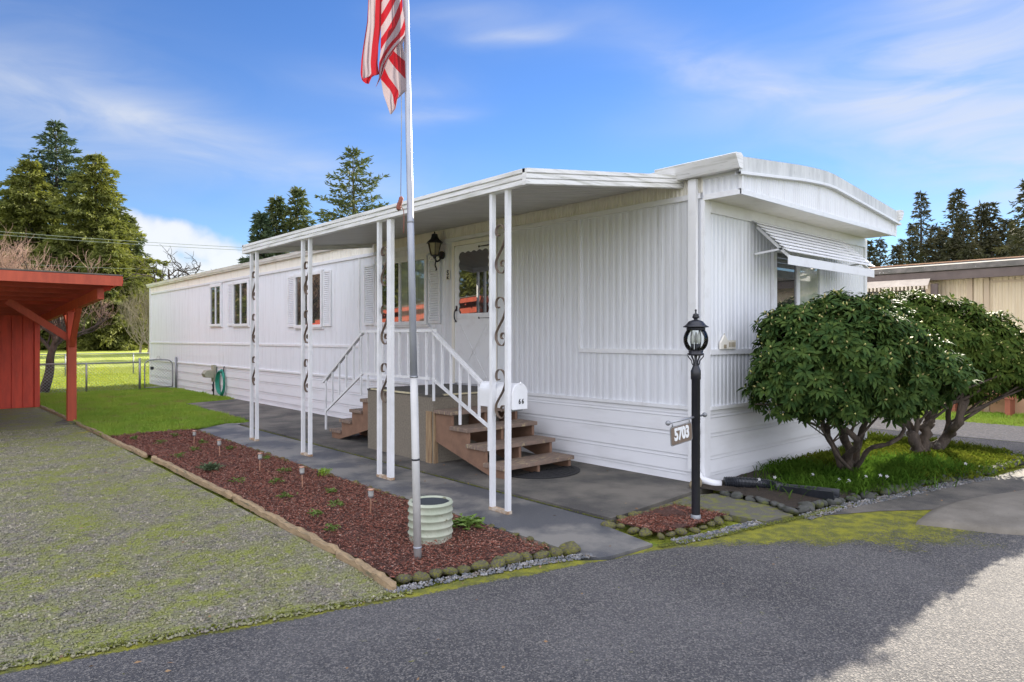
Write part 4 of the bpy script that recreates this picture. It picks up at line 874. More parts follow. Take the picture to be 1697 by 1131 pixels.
# ------------------------------------------------------------------ mulch bed objects
t = thing('flagpole', 'tall slightly leaning white and grey metal flagpole standing in the mulch bed', 'flagpole', (2.66, 3.94, 0))
PB = Vector((2.66, 3.94, .0)); LEAN = Vector((-.062 / 3.9, .056 / 3.9, 1))
def pp(z): return PB + LEAN * z
MB().tube([pp(.02), pp(1.275)], .0270, 18).build('lower_tube', 'pole_white', t)
MB().tube([pp(1.275), pp(2.35), pp(2.355), pp(5.9)], [.0250, .0240, .0225, .018], 18).build('upper_tube', 'pole_grey', t)
for z, m_ in ((.09, 'pole_grey'), (.70, 'iron'), (1.275, 'galv'), (2.35, 'galv')):
    MB().tube([pp(z), pp(z + .012)], z < 1.3 and .0290 or .0255, 18).build('joint_ring', m_, t)
b = MB(); b.lathe([(.0, 5.90), (.03, 5.905), (.045, 5.94), (.03, 5.975), (0, 5.98)], pp(5.9).x, pp(5.9).y, 14); b.build('finial', 'steel', t)
right = Vector((_s, -_c, 0)); fwd = Vector((_c, _s, 0))
hb = pp(0) - right * .030
q = [pp(5.7) - right * .03, at(665.5, 190, 4.69), at(664.2, 325, 4.69)]
MB().tube(q, .0028, 5).build('halyard', 'rope', t)
b = MB(); q = smooth_pts([at(665.5, 326, 4.69), at(663.5, 334, 4.68), at(660.5, 342, 4.68), at(660, 349, 4.68)], 4); b.tube(q, [.006] + [.014 + .003 * (k % 2) for k in range(len(q) - 2)] + [.007], 7); q = smooth_pts([at(667, 328, 4.70), at(664, 338, 4.70), at(662, 348, 4.70)], 4); b.tube(q, .010, 6); b.build('rope_bundle', 'rope_red', t)
MB().tube(smooth_pts([at(665, 343, 4.69), at(668.5, 348, 4.69), at(669.5, 360, 4.69), at(669, 387, 4.69)], 4), .003, 5).build('rope_tail', 'rope_red', t)
# flag hanging limp beside the pole
def flag_mat():
    m = bpy.data.materials.new('flag_cloth'); m.use_nodes = True; t = m.node_tree; b = t.nodes['Principled BSDF']; n = t.nodes.new; l = t.links.new
    uv = n('ShaderNodeUVMap'); sp = n('ShaderNodeSeparateXYZ'); l(uv.outputs[0], sp.inputs[0])
    h = n('ShaderNodeMath'); h.operation = 'MULTIPLY'; h.inputs[1].default_value = .5; l(sp.outputs[0], h.inputs[0])
    f = n('ShaderNodeMath'); f.operation = 'FRACT'; l(h.outputs[0], f.inputs[0]); g = n('ShaderNodeMath'); g.operation = 'GREATER_THAN'; g.inputs[1].default_value = .5; l(f.outputs[0], g.inputs[0])
    x = n('ShaderNodeMix'); x.data_type = 'RGBA'; l(g.outputs[0], x.inputs[0]); x.inputs[6].default_value = (.31, .255, .27, 1); x.inputs[7].default_value = (.27, .008, .014, 1)
    l(x.outputs[2], b.inputs['Base Color']); b.inputs['Roughness'].default_value = .8
    tr = n('ShaderNodeBsdfTranslucent'); ms = n('ShaderNodeMixShader'); ms.inputs[0].default_value = .38; l(x.outputs[2], tr.inputs[0]); l(b.outputs[0], ms.inputs[1]); l(tr.outputs[0], ms.inputs[2]); l(ms.outputs[0], t.nodes['Material Output'].inputs[0]); return m
M_['flag'] = flag_mat(); mk('flag_blue', (.03, .04, .16), rough=.8, trans=.3)
def lerp_poly(P, t):
    """P list of (x, y) ordered downwards -> point at fraction t by length"""
    d = [0]
    for a, c_ in zip(P[:-1], P[1:]): d.append(d[-1] + math.hypot(c_[0] - a[0], c_[1] - a[1]))
    s_ = t * d[-1]
    for k in range(len(P) - 1):
        if s_ <= d[k + 1] + 1e-9:
            f = (s_ - d[k]) / (d[k + 1] - d[k] + 1e-9); return (P[k][0] + (P[k + 1][0] - P[k][0]) * f, P[k][1] + (P[k + 1][1] - P[k][1]) * f)
    return P[-1]
FV = []; FF = []; FU = []
def sheet(Lp, Rp, dep, u, wav, ns=26, ntt=70, rag=0):
    o = len(FV)
    for j in range(ntt + 1):
        tt = j / ntt; a = lerp_poly(Lp, tt); c_ = lerp_poly(Rp, tt)
        for i in range(ns + 1):
            s_ = i / ns; x = a[0] + (c_[0] - a[0]) * s_; y = a[1] + (c_[1] - a[1]) * s_
            if rag and j == ntt: y += random.uniform(-rag, rag)
            d = dep(s_, tt) + wav * math.sin(s_ * 9 + tt * 3) + wav * .4 * math.sin(s_ * 23 - tt * 11)
            FV.append(at(560 + x / 5.654, y / 5.654, 4.66 + d)); FU.append(u(s_, tt))
    for j in range(ntt):
        for i in range(ns): k = o + j * (ns + 1) + i; FF.append((k, k + 1, k + ns + 2, k + ns + 1))
def seq(bl, br):
    def u(s_, t_):
        bb = [p + (q - p) * s_ for p, q in zip(bl, br)]
        for k in range(len(bb) - 1):
            if t_ < bb[k + 1]: return k + min(.999, max(0.001, (t_ - bb[k]) / (bb[k + 1] - bb[k] + 1e-9)))
        return len(bb) - 1.5
    return u
def seqx(bt, bb_):
    f = seq(bt, bb_); return lambda s_, t_: f(t_, s_)
sheet([(285, -420), (285, 0), (275, 200), (240, 420), (220, 560), (212, 690), (222, 745)], [(420, -420), (410, 0), (405, 250), (380, 430), (372, 600), (388, 700), (330, 715)], lambda s_, t_: .02 + .02 * math.sin(s_ * 5), seqx([-1.6, -.5, 0, .5, 1.6], [-.6, .0, .1, .58, 1.6]), .010, rag=14)
sheet([(222, 740), (230, 760), (262, 785), (285, 788)], [(328, 712), (320, 722), (305, 750), (290, 789)], lambda s_, t_: .02, lambda s_, t_: 1.5, .006, 10, 10)
sheet([(430, -420), (412, -100), (405, 200), (400, 480), (385, 600), (385, 730), (352, 825)], [(600, -420), (602, -100), (606, 60), (622, 180), (632, 250), (628, 330), (560, 420), (470, 560), (405, 730)], lambda s_, t_: -.04 + .05 * (1 - s_) ** 2, lambda s_, t_: (t_ - .32 * (1 - s_) ** .8) * 11.0 + 11.62, .009, 30, 90)
sheet([(535, 290), (500, 440), (440, 600), (402, 740), (425, 880), (465, 1000), (490, 1075)], [(600, 190), (632, 320), (606, 420), (628, 550), (632, 700), (640, 850), (560, 930), (540, 1020), (505, 1070)], lambda s_, t_: .035 - .03 * math.sin(s_ * 3), seq([-.4, -.1, 0, .19, .31, .43, .58, 1.1], [-.4, .0, .20, .42, .60, .86, .98, 1.5]), .008, 30, 90)
me = bpy.data.meshes.new('flag'); me.from_pydata([tuple(v) for v in FV], [], FF); uvl = me.uv_layers.new(name='UVMap')
for lp in me.loops: uvl.data[lp.index].uv = (FU[lp.vertex_index], 0)
for p in me.polygons: p.use_smooth = True
me.materials.append(M_['flag'])
t = thing('flag', 'faded red and white striped flag with frayed edge hanging limp on the flagpole', 'flag', tuple(at(640, 0, 4.66))); link('cloth', me, t)
b = MB(); q0 = [at(560 + x / 5.654, y / 5.654, 4.67) for x, y in ((290, -400), (600, -400), (612, -760), (300, -760))]; b.add(q0, [(0, 1, 2, 3)]); b.build('canton', 'flag_blue', t)

t = thing('planter_ring', 'mint green ribbed concrete planter ring behind the flagpole', 'planter', (3.02, 4.30, 0))
r0 = .172; pr = [(r0, .0)]
for k in range(5): z = .03 + k * .056; pr += [(r0 + .001, z - .02), (r0 - .006, z - .014), (r0 - .007, z + .022), (r0 + .002, z + .03)]
pr += [(r0, .285), (r0 - .006, .30), (r0 - .024, .30), (r0 - .028, .285)]
MB().lathe(pr, 3.02, 4.30, 40).build('shell', 'planter', t); b = MB().lathe([(r0 - .028, .288), (r0 - .030, .10), (0, .10)], 3.02, 4.30, 40); b.build('inside', 'planter_in', t)

def solar():
    t = thing('solar_light', '', 'garden light', (0, 0, 0), 'solar stake lights in the mulch bed')
    MB().lathe([(.008, .0), (.008, .13)], 0, 0, 8).build('stake', 'copper', t)
    MB().lathe([(.010, .13), (.024, .145), (.024, .15)], 0, 0, 12).build('cup', 'steel', t)
    MB().lathe([(.023, .151), (.026, .20)], 0, 0, 12).build('lens', 'clear_plastic', t)
    MB().lathe([(.0, .215), (.030, .213), (.034, .201), (.026, .200), (.0, .2)], 0, 0, 12).build('cap', 'copper', t); return t
s0 = solar()
for i, ((x, y), lb) in enumerate(zip([(3.02, 5.2), (3.02, 6.55), (3.02, 7.66), (3.03, 9.0), (3.06, 10.14)], ['copper solar stake light nearest the flagpole and planter ring', 'solar stake light second nearest to the flagpole', 'solar stake light in the middle of the row of five beside the weed clump', 'solar stake light second from the lawn end of the mulch bed', 'solar stake light farthest from the road, closest to the lawn'])):
    o = s0 if i == 0 else copy_tree(s0); o.location = (x, y, .03); o.rotation_euler = (random.uniform(-.05, .05), random.uniform(-.05, .05), 0); o['label'] = lb
def plantlet(name, x, y, z, n, ln, wd, up, m, label, cat, group=None):
    a = rng.uniform(0, 6.28, n); D = np.c_[np.cos(a), np.sin(a), rng.uniform(*up, n)]; D /= np.linalg.norm(D, axis=1)[:, None]; U = np.tile([0, 0, 1.], (n, 1)) + rng.normal(0, .2, (n, 3))
    P = np.c_[x + rng.normal(0, ln * .35, n), y + rng.normal(0, ln * .35, n), np.full(n, z) + rng.uniform(0, ln * .5, n)]
    V, F = kites(P, D, U, rng.uniform(.5, 1, n) * ln, np.full(n, wd), .25); return tag(fast(name, V, F, m, loc=(x, y, z)), label, cat, group)
mk('sage', (.10, .15, .07), (.16, .21, .11), scale=20, rough=.8, trans=.2)
plantlet('leafy_clump', 2.62, 8.1, .03, 260, .10, .018, (.2, 1.4), 'sage', 'grey green leafy clump beside the timber in the mulch bed', 'plant')
plantlet('leafy_plant', 3.36, 4.28, .035, 70, .12, .03, (.1, .8), 'weed', 'bright green leafy plant right of the planter ring', 'plant')
plantlet('grass_tuft', 3.45, 6.95, .03, 80, .09, .008, (.8, 2.5), 'blade', 'bright grass tuft at the walkway edge of the mulch bed', 'plant')
wl = 'small green weed sprouting through the red mulch'
for i, (x, y) in enumerate([(2.9, 9.6), (2.75, 10.6), (3.2, 10.2), (2.6, 9.2), (3.35, 8.3), (3.2, 7.4), (2.9, 6.9), (3.1, 6.1), (2.7, 6.2), (2.6, 5.4), (3.3, 9.4), (2.55, 11.3), (2.9, 5.6), (2.6, 7.2), (3.1, 11.2), (2.5, 4.9)]):
    plantlet('weed', x, y, .04, 34, .07, .012, (.1, .8), 'weed', wl, 'plant', 'weeds in the mulch bed')

# ------------------------------------------------------------------ hose, meter box on the home wall
t = thing('garden_hose', 'coiled green garden hose hanging on the white skirting', 'garden hose', (WX - .1, 18.2, .5))
b = MB(); q = []
for k in range(9 * 24):
    a = 2 * math.pi * k / 24; lp = k // 24; rz_ = .30 + .012 * (lp % 3); ry = .22 + .022 * (lp % 4)
    q.append((WX - .05 - .018 * (lp % 4) - .01 * math.sin(a * .37), 18.02 + ry * math.sin(a) + .02 * math.sin(lp * 2.1), .40 - rz_ * math.cos(a) * (1 + .04 * math.sin(lp * 1.7))))
b.tube(q, .012, 6); b.build('coil', 'hose', t)
b = MB(); b.bar((WX - .04, 17.88, .82), (WX - .07, 17.88, .66), .03, .02); b.bar((WX - .07, 17.88, .67), (WX - .16, 17.88, .69), .03, .015); b.build('hanger', 'iron', t)
t = thing('power_pedestal', 'beige utility box on a post beside the green hose coil', 'utility box', (WX - .1, 18.55, 0))
MB().box(WX - .12, WX - .04, 18.48, 18.62, .40, .84).build('post', 'beige_box', t, bevel=.006)
b = MB().extr([(WX - .36, .62), (WX - .30, .70), (WX - .12, .72), (WX - .12, .50), (WX - .32, .52)], 'y', 18.42, 18.66); b.build('box', 'beige_box', t, bevel=.008)
b = MB(); b.tube([(WX - .10, 18.50, .40), (WX - .10, 18.50, .0)], .018, 8); b.tube([(WX - .14, 18.46, .34), (WX - .14, 18.40, .22)], .02, 8); b.lathe([(0, .14), (.035, .17), (.035, .21), (0, .24)], WX - .14, 18.42, 10); b.build('pipe', 'iron', t)

# ------------------------------------------------------------------ red carport and shed
t = thing('carport', 'red wooden carport with sloping roof on braced posts beside the gravel drive', 'carport', (2.34, 14.7, 0))
def rzc(y): return 2.48 - .0475 * (y - 11.95)
cx0, cx1, cy0, cy1 = -5.2, 2.52, 11.95, 20.2
b = MB(); vs = [(x, y, rzc(y) + d) for y in (cy0, cy1) for x in (cx0, cx1) for d in (0, .035)]
b.add(vs, [(0, 1, 3, 2), (4, 6, 7, 5), (0, 2, 6, 4), (1, 5, 7, 3), (0, 4, 5, 1), (2, 3, 7, 6)]); b.build('roof_deck', 'red_dark', t)
b = MB(); vs = [(x, y, rzc(y) + d) for y in (cy0 - .03, cy1 + .02) for x in (cx0, cx1 + .03) for d in (.036, .055)]
b.add(vs, [(0, 1, 3, 2), (4, 6, 7, 5), (0, 2, 6, 4), (1, 5, 7, 3), (0, 4, 5, 1), (2, 3, 7, 6)]); b.build('roofing', 'moss_roof' if 'moss_roof' in M_ else 'roof_grey', t)
MB().box(cx0, cx1 + .02, cy0 - .04, cy0, rzc(cy0) - .12, rzc(cy0) + .03).build('fascia', 'red_paint', t)
MB().bar((cx1 + .02, cy0 + .002, rzc(cy0) - .03), (cx1 + .02, cy1, rzc(cy1) - .03), .03, .10).build('fascia', 'red_paint', t)
for k in range(11):
    y = cy0 + .55 + k * .72; MB().box(cx0 + .05, cx1 - .02, y, y + .042, rzc(y) - .135, rzc(y) - .004).build('rafter', 'red_dark', t)
for x in (2.30, -4.6):
    MB().bar((x, 12.2, rzc(12.2) - .225), (x, 18.44, rzc(18.44) - .225), .09, .17).build('beam', 'red_paint', t)
    for y in (14.68,): 
        MB().box(x - .07, x + .07, y - .07, y + .07, .02, rzc(y) - .31).build('post', 'red_paint', t)
        b = MB(); b.bar((x, y - .05, 1.42), (x, y - .72, rzc(y - .7) - .28), .08, .10, (0, 1, 0)); b.build('brace', 'red_paint', t)
        b = MB(); b.bar((x, y + .05, 1.62), (x, y + .62, rzc(y + .6) - .28), .08, .09, (0, 1, 0)); b.build('brace', 'red_paint', t)
        sg = -1 if x > 0 else 1
        b = MB(); b.bar((x + sg * .05, y, 1.55), (x + sg * .95, y, rzc(y) - .15), .05, .12); b.build('brace', 'red_paint', t)
t = thing('shed', 'red shed with vertical board siding faded near the ground under the carport', 'shed', (0, 18.5, 0))
b = MB(); prf = []; k = 0; x = -5.4
while x < 2.18: prf += [(x, 18.46), (x + .185, 18.46), (x + .190, 18.478), (x + .20, 18.478)]; x += .205
prf += [(2.2, 18.46), (2.27, 18.46), (2.27, 18.50)]
n = len(prf); vs = [(p, q_, z) for z in (.0, 2.14) for p, q_ in prf]; b.add(vs, [(k, k + 1, n + k + 1, n + k) for k in range(n - 1)]); b.add([(2.27, 18.5, 0), (2.27, 21.6, 0), (2.27, 21.6, 2.0), (2.27, 18.5, 2.14), (-5.4, 21.6, 0), (-5.4, 21.6, 2), (-5.4, 18.46, 0), (-5.4, 18.46, 2.14)], [(0, 1, 2, 3), (1, 4, 5, 2), (4, 6, 7, 5)])
b.build('siding', 'red_fade', t)
MB().box(2.19, 2.285, 18.43, 18.458, .0, 2.05).build('corner_board', 'red_fade', t)
t = tag(MB().extr([(2.0, 14.35), (2.25, 14.2), (2.42, 14.4), (2.48, 14.75), (2.2, 14.9), (2.05, 14.6)], 'z', 0, .035).build('stepping_stone', 'concrete_moss', loc=(2.2, 14.5, 0)), 'mossy flat stone at the foot of the red carport post', 'stone')

# ------------------------------------------------------------------ chain link fences
def mesh_mat():
    m = bpy.data.materials.new('chain_mesh'); return m
def chain(name, label, p0, p1, z0, z1, posts, pitch=.085, rail=True, wire=.0035):
    t = thing(name, label, 'fence', (p0[0], p0[1], 0)); a = Vector((*p0, 0)); e = Vector((*p1, 0)); Ln = (e - a).length; d = (e - a) / Ln
    if rail: MB().tube([a + Vector((0, 0, z1)), e + Vector((0, 0, z1))], .019, 6).build('top_rail', 'galv', t)
    b = MB(); h = z1 - z0; k = -h
    while k < Ln:
        for sg in (1, -1):
            s0_, s1_ = k, k + h; za, zb = (z0, z1) if sg > 0 else (z1, z0); lo = max(0, s0_); hi = min(Ln, s1_)
            if hi > lo: b.tube([a + d * lo + Vector((0, 0, za + (zb - za) * (lo - s0_) / h)), a + d * hi + Vector((0, 0, za + (zb - za) * (hi - s0_) / h))], wire, 3, cap=False, smooth=False)
        k += pitch
    b.build('wire_mesh', 'galv', t)
    for s_, zt, rr in posts:
        p = a + d * s_; MB().tube([p + Vector((0, 0, -.02)), p + Vector((0, 0, zt))], rr, 8).build('post', 'galv', t)
    return t
chain('chain_link_fence', 'near galvanized chain link fence between the red shed and the gate', (2.30, 22.0), (5.16, 22.0), .06, .84, [(1.5, .86, .024), (2.84, .96, .032)])
chain('chain_link_fence', 'farther galvanized chain link fence across the sunlit field', (-2, 32.3), (12, 32.3), .08, .90, [(k * 2.45 + 4.4 - 2.45 * 1, .92, .024) for k in range(5)], .12)
t = thing('garden_gate', 'chain link gate with rounded top frame and small round plate beside the home wall', 'gate', (5.26, 22.0, 0))
q = smooth_pts([(5.27, 22, .08), (5.27, 22, .72), (5.31, 22, .84), (5.42, 22, .90), (5.65, 22, .905), (5.90, 22, .89), (6.00, 22, .82), (6.03, 22, .70), (6.03, 22, .08)], 5); b = MB().tube(q, .019, 8); b.tube([(5.27, 22, .09), (6.03, 22, .09)], .016, 6); b.build('frame', 'galv', t)
b = MB(); k = -.8
while k < .76:
    for sg in (1, -1):
        lo = max(0, k); hi = min(.76, k + .8)
        if hi > lo: za = .09 + (lo - k) if sg > 0 else .89 - (lo - k); zb = .09 + (hi - k) if sg > 0 else .89 - (hi - k); b.tube([(5.27 + lo, 22, za), (5.27 + hi, 22, zb)], .0035, 3, cap=False)
    k += .085
b.build('wire_mesh', 'galv', t)
b = MB(); b.tube(smooth_pts([(5.52, 22, .90), (5.60, 22, .95), (5.60, 22, 1.0), (5.66, 22, 1.01), (5.66, 22, .95), (5.76, 22, .91)], 3), .006, 4); b.build('scroll', 'galv', t)
MB().tube([(5.46, 21.98, .66), (5.46, 21.965, .66)], .05, 14).build('plate', 'iron', t)
MB().tube([(6.12, 21.98, 0), (6.12, 21.98, .98)], .032, 8).build('post', 'galv', t)
# wooden fence and hedge at the far side of the field
t = thing('wooden_fence', 'grey weathered board fence at the far side of the bright field', 'fence', tuple(at(220, 575, 90)))
a = at(184, 573.5, 91); e = at(330, 573.5, 88); a.z = .38; e.z = .38; d = (e - a).normalized(); Ln = (e - a).length
b = MB(); k = 0
while k < Ln: p = a + d * k; b.bar(p + Vector((0, 0, 0)), p + Vector((0, 0, random.uniform(1.85, 2.0))), .13, .03, (d.y, -d.x, 0)); k += .15
b.build('boards', 'grey_fence', t)

# ------------------------------------------------------------------ neighbouring home (cream) on the right
NX = 16.9
t = thing('neighbour_home', 'cream ribbed neighbouring home with dark brown fascia and mossy grey roof edge', 'mobile home', (NX, 4, 0))
w = ribs('y', -6, 4.20, NX, -1, .78, 2.95, .11, .014); w.build('side_wall', 'cream', t)
b = MB().box(NX + .01, NX + 4.2, -6, 11, .05, 3.1); b.build('wall_core', 'cream', t)
MB().box(NX - .02, NX + .0, -6, 4.16, .0, .76).build('skirting', 'salmon', t)
b = MB()
for y in (3.86, 4.16): b.box(NX - .05, NX - .02, y, y + .09, 0, 2.9)
b.box(NX - .03, NX - .012, -6, 3.86, 2.70, 2.74); b.box(NX - .04, NX, -6, 3.86, .76, .80)
b.build('corner_trim', 'tan_trim', t)
ribs('y', 4.25, 6.6, NX + .0, -1, .78, 2.9, .09, .012).build('recess_wall', 'cream', t)
b = MB().box(NX - .32, NX - .24, -6, 11, 2.80, 2.98); b.box(NX - .24, NX, -6, 11, 2.95, 2.975); b.build('fascia', 'brown_trim', t)
b = MB().extr([(NX - .26, 2.985), (NX - .36, 3.0), (NX - .30, 3.12), (NX + .05, 3.20), (NX + 2.1, 3.42), (NX + 4.3, 3.2), (NX + 4.3, 2.985)], 'y', -6.1, 11); b.build('roof', 'roof_grey', t)
MB().box(NX - .03, NX + .02, -6.1, 11, 3.19, 3.215).build('roof_edge', 'salmon', t)
t = thing('screened_porch', 'screened porch with cream striped valance beside the cream neighbouring home', 'porch', (NX - .4, 6, 0))
MB().extr([(NX - .5, 2.68), (NX - .52, 2.68), (NX - .36, 2.84), (NX - .34, 2.84)], 'y', 4.86, 9).build('valance', 'fabric', t)
b = MB()
for k in range(52): b.box(NX - .53, NX - .515, 4.86 + k * .08, 4.90 + k * .08, 2.60, 2.69)
b.build('valance_fringe', 'fabric', t)
MB().box(NX - .30, NX - .27, 4.90, 9, 1.05, 2.6).build('screen', 'screen_dark', t)
b = MB()
for y in (4.86, 6.6, 8.4): b.box(NX - .34, NX - .26, y, y + .09, 0, 2.75)
b.box(NX - .33, NX - .27, 4.95, 9, 1.0, 1.06); b.build('frame', 'tan_trim', t)
MB().box(NX - .30, NX - .28, 4.95, 9, .0, 1.0).build('panel', 'salmon', t)
MB().box(NX - .36, NX - .30, 4.72, 4.85, .8, 2.72).build('brown_panel', 'brown_trim', t)
t = thing('garden_bench', 'low red brown bench against the salmon skirting of the neighbouring home', 'bench', (NX - .35, 3.9, 0))
MB().box(NX - .55, NX - .10, 3.35, 4.5, .33, .40).build('seat', 'bench_red', t)
for y in (3.4, 4.35): MB().box(NX - .52, NX - .14, y, y + .09, -.03, .33).build('leg', 'bench_red', t)
b = MB().tube(smooth_pts([(NX - .06, 4.02, 1.65), (NX - .06, 4.04, 2.15), (NX - .06, 4.12, 2.30), (NX - .06, 4.20, 2.2), (NX - .06, 4.05, 1.7), (NX - .06, 3.95, 1.4)], 5), .012, 5)
tag(b.build('wall_cable', 'iron', loc=(NX - .06, 4.1, 1.6)), 'thin dark looped cable on the cream wall of the neighbouring home', 'cable')

# overhead wires on the left
for (pa, pb), lb in zip((((at(-260, 362, 40)), (at(620, 420, 46))), ((at(-260, 368, 40)), (at(620, 424, 46))), ((at(-260, 424, 60)), (at(620, 456, 66)))), ('upper thin overhead wire crossing the conifers on the left', 'thicker lower overhead wire of the pair crossing the conifers', 'lowest overhead wire just above the red carport roof')):
    q = [pa.lerp(pb, k / 16) - Vector((0, 0, .25 * math.sin(math.pi * k / 16))) for k in range(17)]
    tag(MB().tube(q, .016, 4).build('overhead_wire', 'wire', loc=tuple(pa)), lb, 'wire')

# ------------------------------------------------------------------ conifers
def conifer(name, base, H, Rr, m, label, group=None, density=1.0, shape='fir', bare=.08, clump=.5, seed=1, trunk='bark_far', cat='tree', droop=.25):
    rs = np.random.default_rng(seed); base = Vector(base)
    t = thing(name, label, cat, tuple(base), group)
    rs2 = random.Random(seed); lean = (rs2.uniform(-.02, .02) * H, rs2.uniform(-.02, .02) * H)
    MB().tube([base + Vector((lean[0] * k / 6, lean[1] * k / 6, H * k / 6)) for k in range(7)], [.022 * H * (1 - k / 6.2) for k in range(7)], 7).build('trunk', trunk, t)
    z = H * bare; P = []; D = []; Sz = []
    br_ = MB()
    while z < H * .995:
        f = (z - H * bare) / (H * (1 - bare))
        if shape == 'fir': rad = Rr * (1 - f) ** .80 * (.74 + .28 * min(1, f * 6)) * 1.08
        elif shape == 'cedar': rad = Rr * (1 - f ** 1.55) ** .92 * (.8 + .2 * min(1, f * 5)) * 1.1
        else: rad = Rr * (.35 + .65 * (1 - f)) * (1 - f ** 6)
        nb = max(4, int((5 + 6 * rad / max(.5, Rr)) * 1.0))
        a0 = rs.uniform(0, 6.28)
        for k in range(nb):
            a = a0 + k * 6.283 / nb + rs.uniform(-.35, .35); lump = 1 + .20 * math.sin(2 * a + z * 9 / H + seed) + .17 * math.sin(5 * a - z * 23 / H + seed * 2) + .12 * math.sin(z * 60 / H + seed)
            Ln = rad * rs.uniform(.45, 1.15) * lump + .008 * H
            if rs.random() < .07: Ln *= 1.22
            up = .38 * f - .08 + rs.uniform(-.1, .1) if shape != 'cedar' else rs.uniform(-.05, .25)
            o_ = np.array([base.x + lean[0] * z / H, base.y + lean[1] * z / H, base.z + z + rs.uniform(-.15, .15)])
            steps_ = max(3, int(Ln / clump * 2.2 * density))
            for s_ in np.linspace(.12, 1, steps_):
                r = Ln * s_; zz = r * up - droop * r * s_ * .8
                p = o_ + np.array([math.cos(a) * r, math.sin(a) * r, zz])
                nn = int(rs.integers(6, 10) * (1.3 if s_ > .35 else .5) * density)
                wdt = .28 * Ln * (1 - s_) + clump * .45
                q = p + rs.normal(0, 1, (nn, 3)) * [wdt * .5, wdt * .5, clump * .13]
                d = np.tile([math.cos(a), math.sin(a), up - droop * s_], (nn, 1)) + rs.normal(0, .42, (nn, 3)) + [0, 0, -.18]
                P.append(q); D.append(d); Sz.append(np.full(nn, clump) * rs.uniform(.55, 1.15, nn))
            if Ln > 1.0: br_.tube([tuple(o_), tuple(o_ + np.array([math.cos(a), math.sin(a), up - droop * .5]) * Ln * .8)], [.012 * H * .12, .01], 3, cap=False)
        z += max(.34, H * (.030 if shape != 'cedar' else .023)) * (1.15 - .5 * f) / max(.7, density) * rs.uniform(.75, 1.3)
    P = np.concatenate(P); D = np.concatenate(D); D /= np.linalg.norm(D, axis=1)[:, None]; Sz = np.concatenate(Sz)
    U = rs.normal(0, 1, P.shape); U -= D * (U * D).sum(1)[:, None]; U /= np.linalg.norm(U, axis=1)[:, None]
    V, F = kites(P, D, U, Sz, Sz * .34, .15)
    fast('crown', V, F, m, t); br_.build('limbs', trunk, t)
    return t
def gz_(x, y): return float(rise(np.array(x), np.array(y))) - .05
def tree_px(px, ytop, depth, wpx, *a, **k):
    """conifer with its top seen at (px, ytop) and its crown wpx photo-pixels wide"""
    p = at(px, HY, depth); z0 = gz_(p.x, p.y); H = CAM_H + (HY - ytop) / FPX * depth - z0
    return conifer(k.pop('name', 'fir_tree'), (p.x, p.y, z0), H, wpx / 2 / FPX * depth, *a, **k)
tree_px(97, 204, 86, 240, 'fir_blue', 'tallest dark blue green fir at the left with ragged top', shape='fir', seed=3, clump=.80, density=1.0)
tree_px(48, 262, 80, 200, 'cedar', 'olive green conifer in front of the tallest fir at the left edge', shape='cedar', seed=5, clump=.70, name='cedar_tree')
tree_px(155, 250, 80, 195, 'cedar', 'broad olive green conifer right of the tallest fir', shape='cedar', seed=6, clump=.70, name='cedar_tree')
tree_px(12, 345, 84, 70, 'fir_blue', 'dark fir half cut by the left edge of the picture', shape='fir', seed=8, clump=.8)
tree_px(213, 360, 92, 95, 'fir', 'slim dark fir at the right end of the left tree group', shape='fir', seed=9, clump=.7)
tree_px(178, 385, 72, 150, 'cedar', 'low bright yellow green cedar below the left tree group', shape='cedar', seed=10, clump=.6, name='cedar_tree', bare=.02)
tree_px(235, 430, 84, 60, 'cedar', 'short green cedar just left of the rear end of the white home', shape='cedar', seed=11, clump=.6, name='cedar_tree', bare=.05)
tree_px(95, 395, 76, 190, 'cedar', 'wide green cedar behind the red carport roof', shape='cedar', seed=12, clump=.7, name='cedar_tree', bare=.03)
tree_px(30, 400, 78, 150, 'fir', 'dark green fir behind the pinkish bare tree at the left edge', shape='cedar', seed=13, clump=.7)
tree_px(590, 246, 62, 175, 'fir', 'open branched fir behind the home, left of the flagpole', shape='fir', seed=21, clump=.50, density=.80, bare=.2, droop=-.05)
tree_px(487, 310, 70, 105, 'fir', 'taller right one of the dark firs above the far end of the porch canopy', shape='fir', seed=22, clump=.6, density=.9, bare=.1)
tree_px(456, 322, 70, 95, 'fir', 'dark fir between its two neighbours above the far end of the porch canopy', shape='fir', seed=23, clump=.6, density=.9, bare=.1)
tree_px(432, 356, 68, 90, 'fir_blue', 'lowest leftmost dark fir above the far end of the porch canopy', shape='fir', seed=24, clump=.6, density=.9, bare=.1)
